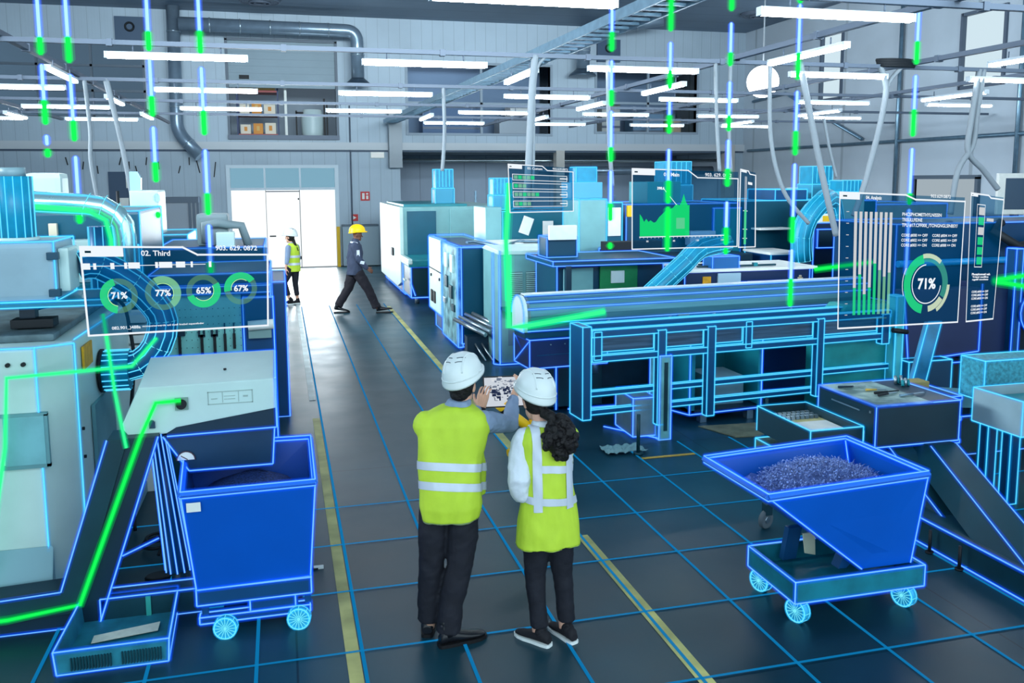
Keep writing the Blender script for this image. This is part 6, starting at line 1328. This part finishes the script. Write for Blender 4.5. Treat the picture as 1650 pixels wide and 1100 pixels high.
b = MB(); b.capsule(Rs, Re, .070, .056); b.capsule(Re, Rw-(Rw-Re)*.12, .055, .040); b.capsule(Ls+V3((.03, .02, -.03)), Le, .06, .054); b.capsule(Le, Lw-(Lw-Le)*.12, .056, .042); b.loft([(.97, 5.06, 1.30, .16, .10, -.3), (.98, 5.06, 1.42, .13, .085, -.3), (.99, 5.07, 1.455, .085, .075, -.3), (1.0, 5.075, 1.49, .068, .068, -.3)])
baked(b, 'shirt', SHIRT, .007, 2, man, O, (.007, 14, 14, 10))
b = MB()
b.loft([(.925, 5.04, .775, .17, .135, -.2), (.93, 5.04, .86, .187, .15, -.2), (.935, 5.05, 1.0, .19, .145, -.22), (.94, 5.06, 1.15, .195, .135, -.25), (.95, 5.06, 1.27, .208, .125, -.3), (.955, 5.06, 1.35, .212, .115, -.3), (.965, 5.06, 1.40, .19, .10, -.3), (.975, 5.06, 1.435, .14, .092, -.3), (.985, 5.065, 1.458, .09, .082, -.3)], 28, power=.85)
b.capsule(Ls+V3((.005, -.01, -.035)), Rs+V3((-.03, 0, -.02)), .088, .078)
b.loft([(1.07, 5.12, .88, .10, .05, -.5), (1.08, 5.13, 1.0, .10, .05, -.5), (1.07, 5.12, 1.2, .09, .05, -.5)])
vest = baked(b, 'safety_vest', VEST, .009, 3, man, O, (.011, 7, 3.5, 7))
for z0, z1 in ((1.065, 1.115), (.945, .995)): shell(vest, 'reflective_band', BANDR, [((.0, .0, z0), (.12, .25, 1)), ((0, 0, z1), (-.12, -.25, -1))], .004, vest)
shell(vest, 'vest_trim', mat('vest_trim_grey', (150, 170, 120), .6), [((0, 0, .785), (0, 0, -1))], .003, vest)
hx = helmet(man, O, (1.035, 5.12, 1.615), (.6, .8, 0), HELW, 1.0, -.22, roll=-.12)
b = MB(); b.sphere(hc+V3((-.012, -.02, .022)), (.083, .098, .10), 18, 0, Matrix.Rotation(-.6, 4, 'Z')); b.sphere(hc+V3((-.03, -.05, -.035)), (.06, .055, .05), 14)
baked(b, 'hair', HAIR, .008, 1, man, O)
MB().path([hc+V3((.07, .05, .06)), hc+V3((.085, .03, 0)), hc+V3((.06, .07, -.08))], .006, 6).build('helmet_strap', BLACK, man, O)
shoe(man, O, (.855, 4.955, 0), (.97, .16, 0), LEATH, SOLEB, 1.0, 'boot', V3((.88, 4.97, .14))); shoe(man, O, (.785, 5.10, 0), (.25, .97, 0), LEATH, SOLEB, 1.0, 'boot', V3((.795, 5.13, .16)))
MB().tube(Lw-V3((.004, .004, .012)), Lw+V3((.002, .002, .006)), .031, 16).build('wrist_watch', BLACK, man, O)
# ---- woman
O = (1.5, 4.87, 0)
wom = thing('person', 'person seen from behind with a curly ponytail, white blouse, long yellow vest and black sneakers', 'person', O)
hc = V3((1.43, 4.93, 1.48)); hf = V3((-.25, .93, -.25))
Ls, Rs = V3((1.345, 4.89, 1.26)), V3((1.61, 4.87, 1.27)); Le, Lw = V3((1.325, 4.86, .98)), V3((1.37, 5.08, 1.06)); Re, Rw = V3((1.66, 5.03, 1.05)), V3((1.57, 5.3, 1.22))
b = MB(); head(b, hc, hf, .93); b.capsule((1.47, 4.89, 1.30), hc+V3((.01, -.02, -.05)), .048, .046, 14)
b.loft([(1.5, 4.87, .75, .13, .10, .1), (1.49, 4.87, .95, .11, .08, .1), (1.48, 4.88, 1.2, .14, .08, .1), (1.475, 4.88, 1.32, .10, .06, .1), (1.47, 4.89, 1.36, .05, .05, 0)])
b.capsule(Ls, Le, .038, .034); b.capsule(Le, Lw, .032, .022); b.capsule(Rs, Re, .038, .034); b.capsule(Re, Rw, .032, .022)
hand(b, Lw, (.3, .75, .5), (-.6, -.2, .7), .88, .4, 1); hand(b, Rw, (-.1, .5, .8), (.6, -.7, 0), .88, .8, -1)
for hip, knee, ank in (((1.44, 4.87, .80), (1.42, 4.89, .44), (1.425, 4.86, .06)), ((1.56, 4.86, .80), (1.575, 4.88, .44), (1.60, 4.87, .06))):
    b.capsule(hip, knee, .07, .045); b.capsule(knee, ank, .043, .034)
baked(b, 'body', SKIN_L, .0045, 2, wom, O); eyes(hc, hf, .93, wom, O)
b = MB(); b.loft([(1.5, 4.87, .70, .155, .115, .1), (1.5, 4.87, .9, .13, .10, .1)])
b.path([(1.435, 4.875, .80), (1.425, 4.885, .60), (1.418, 4.89, .42), (1.425, 4.87, .24), (1.435, 4.855, .10)], .07, 18, 0, [.088, .084, .066, .058, .055])
b.path([(1.57, 4.865, .80), (1.572, 4.87, .60), (1.588, 4.875, .42), (1.602, 4.87, .24), (1.607, 4.86, .11)], .07, 18, 0, [.090, .084, .064, .056, .055])
baked(b, 'trousers', TROU, .008, 3, wom, O, (.006, 9, 12, 6))
b = MB(); b.path([Ls+V3((0, 0, .03)), Ls+V3((-.022, -.01, -.08)), Le+V3((-.012, -.02, .06)), Le+V3((-.005, -.01, -.02))], .06, 16, 0, [.06, .066, .074, .066]); b.sphere(Ls+V3((0, 0, .02)), .058); b.sphere(Le+V3((0, -.01, -.02)), .066); b.capsule(Le+V3((0, 0, -.03)), Lw+V3((0, -.03, 0)), .06, .045)
b.capsule(Rs, Re, .052, .05); b.capsule(Re, Rw-(Rw-Re)*.15, .05, .04); b.loft([(1.48, 4.88, 1.15, .15, .095, .1), (1.475, 4.88, 1.3, .12, .08, .1), (1.47, 4.89, 1.35, .075, .068, .1), (1.465, 4.895, 1.38, .062, .06, .1)])
baked(b, 'blouse', BLOUSE, .007, 2, wom, O, (.010, 12, 10, 10))
b = MB()
b.loft([(1.495, 4.87, .62, .20, .145, .12), (1.495, 4.87, .72, .19, .14, .12), (1.495, 4.87, .88, .168, .125, .12), (1.49, 4.87, 1.02, .155, .12, .12), (1.485, 4.875, 1.15, .163, .115, .12), (1.48, 4.88, 1.26, .17, .10, .1), (1.475, 4.88, 1.315, .14, .088, .1), (1.47, 4.885, 1.35, .09, .072, .1)], 28, power=.85)
b.capsule(Ls+V3((.02, 0, .01)), Rs+V3((.01, 0, .0)), .064, .068)
vest = baked(b, 'safety_vest', VEST, .008, 3, wom, O, (.011, 8, 3.5, -7))
x0 = -.115
shell(vest, 'reflective_band', BANDR, [((0, 0, .89), (.12, 0, 1)), ((0, 0, .935), (-.12, 0, -1))], .005, vest)
shell(vest, 'reflective_band', BANDR, [((0, 0, 1.085), (.12, 0, 1)), ((0, 0, 1.13), (-.12, 0, -1)), ((-.08, 0, 0), (1, 0, 0))], .0045, vest)
for x0, x1 in ((-.125, -.075), (.075, .125)): shell(vest, 'reflective_strap', BANDR, [((x0, 0, 0), (1, 0, -.0)), ((x1, 0, 0), (-1, 0, .0)), ((0, 0, .86), (0, 0, 1)), ((0, .02, 0), (0, -1, 0))], .006, vest)
shell(vest, 'vest_trim', mat('vest_trim_pale', (210, 240, 120), .6), [((0, 0, .625), (0, 0, -1))], .003, vest)
helmet(wom, O, (1.43, 4.925, 1.535), (-.2, .95, 0), HELW, .98, -.2, roll=.10)
b = MB(); b.sphere(hc+V3((.003, -.02, .015)), (.078, .092, .09), 16); rr = random.Random(5)
b.path([hc+V3((.02, -.09, -.04)), hc+V3((.06, -.13, -.06)), (1.53, 4.76, 1.36)], .035, 10)
hr = baked(b, 'hair', HAIR, .008, 1, wom, O)
b = MB(); b.sphere((1.535, 4.765, 1.30), (.088, .07, .115), 16)
for k in range(150):
    a, c_ = rr.uniform(0, 2*PI), rr.uniform(-1, 1); q = math.sqrt(1-c_*c_); wd = 1 if c_ < .2 else .8
    b.sphere((1.535+.098*math.cos(a)*q*wd, 4.765+.078*math.sin(a)*q, 1.30+.125*c_), rr.uniform(.014, .026), 8)
baked(b, 'curly_ponytail', HAIR, .005, 0, hr, O)
shoe(wom, O, (1.465, 4.79, 0), (-.62, .80, 0), SNEAK, SOLEW, .86, 'sneaker', V3((1.437, 4.83, .07))); shoe(wom, O, (1.625, 4.785, 0), (-.32, .95, 0), SNEAK, SOLEW, .86, 'sneaker', V3((1.61, 4.84, .07)))
# ---- tablet
t = thing('tablet_computer', 'tablet with a bright picture of machines held up between the two people', 'tablet', (1.43, 5.58, 1.39), R(-6))
tilt = Matrix.Rotation(R(-14), 4, 'X')
def tb(mb, name, m, par=t):
    mb.bm.transform(tilt); return mb.build(name, m, par)
tb(MB().box(-.165, .165, 0, .009, -.105, .105), 'tablet_case', mat('tablet_black', (20, 24, 32), .4)); sc_ = tb(MB().box(-.156, .156, -.002, 0, -.096, .096), 'screen', emis('screen_lit', (214, 222, 232), .9))
rr = random.Random(11)
for nm, c, n, z0, z1 in (('picture_dark', (40, 52, 84), 60, -.06, .03), ('picture_grey', (120, 134, 156), 80, -.02, .09), ('picture_pale', (246, 250, 255), 22, .03, .09)):
    m_ = MB()
    for k in range(n):
        x, z = rr.uniform(-.13, .145), rr.uniform(z0, z1); w_, h_ = rr.uniform(.004, .028), rr.uniform(.002, .012 if nm != 'picture_dark' else .022); m_.box(x, min(.154, x+w_), -.0035, -.002, z, z+h_)
    tb(m_, nm, emis('pic_'+nm, c, .8), sc_)['kind'] = 'stuff'
tb(MB().prism([(-.02, -.09), (.03, -.06), (.03, -.04), (-.03, -.08)], 'y', -.004, -.002), 'picture_yellow', emis('pic_yellow', (230, 190, 60), .9), sc_)

# ---- walking man in the yellow helmet
O = (1.5, 18.7, 0)
wm = thing('person', 'person in yellow helmet, dark blue work jacket and dark trousers striding right in the aisle', 'person', O)
P_ = lambda x, z, y=18.7: V3((x, y, z))
hc = P_(1.545, 1.66); hf = V3((1, -.15, -.12))
b = MB(); head(b, hc, hf, 1.02); b.capsule(P_(1.50, 1.48), P_(1.53, 1.62), .06, .058, 12); b.loft([(1.5, 18.7, .85, .11, .14, 0), (1.5, 18.7, 1.2, .11, .15, 0), (1.5, 18.7, 1.45, .1, .17, 0), (1.5, 18.7, 1.53, .06, .07, 0)])
Ls, Le, Lw = P_(1.46, 1.44, 18.90), P_(1.40, 1.17, 18.95), P_(1.55, .98, 18.92); Rs, Re, Rw = P_(1.47, 1.44, 18.50), P_(1.54, 1.18, 18.46), P_(1.70, .98, 18.47)
b.capsule(Ls, Le, .05, .042); b.capsule(Le, Lw, .04, .03); b.capsule(Rs, Re, .05, .042); b.capsule(Re, Rw, .04, .03); hand(b, Rw, (.75, 0, -.5), (.3, -.9, .3), 1.1, .7, 1); hand(b, Lw, (.5, 0, -.8), (.3, .9, .3), 1.1, .7, -1)
legs = (((1.53, 18.6, .88), (1.74, 18.58, .50), (1.90, 18.58, .12)), ((1.45, 18.8, .88), (1.33, 18.82, .50), (1.12, 18.84, .16)))
for h_, k_, a_ in legs: b.capsule(h_, k_, .08, .055); b.capsule(k_, a_, .052, .04)
baked(b, 'body', SKIN_D, .010, 2, wm, O); eyes(hc, hf, 1.02, wm, O)
b = MB(); b.loft([(1.49, 18.7, .84, .14, .18, 0), (1.49, 18.7, 1.0, .14, .18, 0)])
for h_, k_, a_ in legs: b.path([h_, V3(h_).lerp(V3(k_), .5), k_, V3(k_).lerp(V3(a_), .5), V3(a_)+V3((0, 0, .0))], .1, 14, 0, [.125, .115, .10, .092, .086])
baked(b, 'trousers', mat('trouser_black', (30, 28, 36), .8), .014, 3, wm, O, (.012, 7, 8, 5))
b = MB(); b.loft([(1.47, 18.7, .82, .165, .20, 0), (1.475, 18.7, 1.0, .16, .20, 0), (1.49, 18.7, 1.25, .165, .21, 0), (1.49, 18.7, 1.44, .14, .21, 0), (1.5, 18.7, 1.52, .08, .10, 0), (1.51, 18.7, 1.58, .065, .07, 0)])
b.capsule(Ls, Le, .085, .075); b.capsule(Le, Lw, .072, .05); b.capsule(Rs, Re, .085, .075); b.capsule(Re, Rw, .072, .05)
jk = baked(b, 'work_jacket', mat('jacket_slate', (56, 66, 88), .75, bump=.4, scale=6, noise=.15), .013, 3, wm, O, (.012, 8, 6, 6))
MB().box(1.50, 1.56, 18.40, 18.45, 1.20, 1.36).build('reflective_tape', BANDR, jk, O); MB().prism([(1.56, 1.08), (1.64, 1.06), (1.66, 1.12), (1.58, 1.14)], 'y', 18.39, 18.43).build('reflective_tape', BANDR, jk, O)
MB().capsule((1.40, 18.52, 1.52), (1.52, 18.5, 1.50), .02, n=8).build('shoulder_tape', BANDR, jk, O)
helmet(wm, O, hc+V3((-.0, 0, .055)), (1, -.15, 0), HELY, 1.15, 0)
shoe(wm, O, (1.92, 18.58, .02), (.98, -.1, .12), LEATH, SOLEB, 1.15, 'boot', V3((1.93, 18.58, .18))); shoe(wm, O, (1.05, 18.84, .05), (.99, 0, -.16), LEATH, SOLEB, 1.1, 'boot', V3((1.1, 18.84, .20)))
# ---- walking woman
O = (.2, 20.5, 0)
ww = thing('person', 'person in white helmet and yellow vest walking in front of the bright gate', 'person', O)
P_ = lambda x, z, y=20.5: V3((x, y, z)); hc = P_(.185, 1.52); hf = V3((-.9, .45, -.05))
b = MB(); head(b, hc, hf, .98); b.capsule(P_(.225, 1.36), P_(.20, 1.48), .05, .05, 12); b.loft([(.24, 20.5, .76, .12, .12, .5), (.25, 20.5, 1.05, .10, .11, .5), (.24, 20.5, 1.3, .10, .14, .5), (.23, 20.5, 1.4, .05, .06, .5)])
Rs, Re, Rw = P_(.14, 1.30, 20.38), P_(.11, 1.05, 20.36), P_(.075, .86, 20.34); Ls, Le, Lw = P_(.33, 1.30, 20.62), P_(.36, 1.05, 20.66), P_(.34, .88, 20.6)
b.capsule(Rs, Re, .042, .036); b.capsule(Re, Rw, .034, .025); b.capsule(Ls, Le, .042, .036); b.capsule(Le, Lw, .034, .025); hand(b, Rw, (-.1, 0, -1), (-.9, -.3, 0), 1.05, .4, 1); hand(b, Lw, (0, 0, -1), (.9, .3, 0), 1.05, .4, -1)
legs = (((.17, 20.45, .82), (.03, 20.42, .50), (.13, 20.42, .12)), ((.28, 20.55, .82), (.27, 20.55, .46), (.31, 20.55, .10)))
for h_, k_, a_ in legs: b.capsule(h_, k_, .075, .05); b.capsule(k_, a_, .046, .034)
baked(b, 'body', SKIN, .010, 2, ww, O); eyes(hc, hf, .98, ww, O)
b = MB(); b.loft([(.23, 20.5, .74, .15, .13, .3), (.23, 20.5, .88, .14, .12, .3)])
for h_, k_, a_ in legs: b.path([h_, V3(h_).lerp(V3(k_), .5), k_, V3(k_).lerp(V3(a_), .75)], .08, 14, 0, [.095, .085, .066, .056])
baked(b, 'trousers', TROU, .012, 3, ww, O)
b = MB(); b.capsule(Rs, Re, .066, .055); b.capsule(Re, Re.lerp(Rw, .5), .055, .045); b.capsule(Ls, Le, .066, .055); b.capsule(Le, Le.lerp(Lw, .5), .055, .045); b.loft([(.24, 20.5, 1.2, .12, .15, .5), (.235, 20.5, 1.36, .09, .11, .5), (.23, 20.5, 1.42, .06, .06, .5)]); baked(b, 'shirt', SHIRT, .011, 2, ww, O)
b = MB(); b.loft([(.245, 20.5, .75, .16, .15, .5), (.25, 20.5, .95, .145, .14, .5), (.245, 20.5, 1.2, .145, .15, .5), (.24, 20.5, 1.33, .13, .14, .5), (.235, 20.5, 1.40, .08, .08, .5)]); vest = baked(b, 'safety_vest', VEST, .012, 3, ww, O)
for z in (.90, 1.07): shell(vest, 'reflective_band', BANDR, [((0, 0, z), (0, 0, 1)), ((0, 0, z+.055), (0, 0, -1))], .008, vest)
b = MB(); b.sphere(hc+V3((.02, -.01, .0)), (.085, .085, .09), 14); b.path([hc+V3((.07, -.02, -.05)), (.29, 20.42, 1.36), (.36, 20.40, 1.22)], .04, 10, 0, [.04, .035, .012]); baked(b, 'hair', HAIR, .010, 1, ww, O)
helmet(ww, O, hc+V3((.012, 0, .05)), (-.9, .45, 0), HELW, 1.12, 0)
shoe(ww, O, (.19, 20.42, .05), (-.85, .1, -.25), SNEAK, SOLEW, .98, 'shoe', V3((.14, 20.42, .14))); shoe(ww, O, (.34, 20.55, .0), (-.9, -.3, 0), SNEAK, SOLEW, .98, 'shoe', V3((.31, 20.55, .10)))
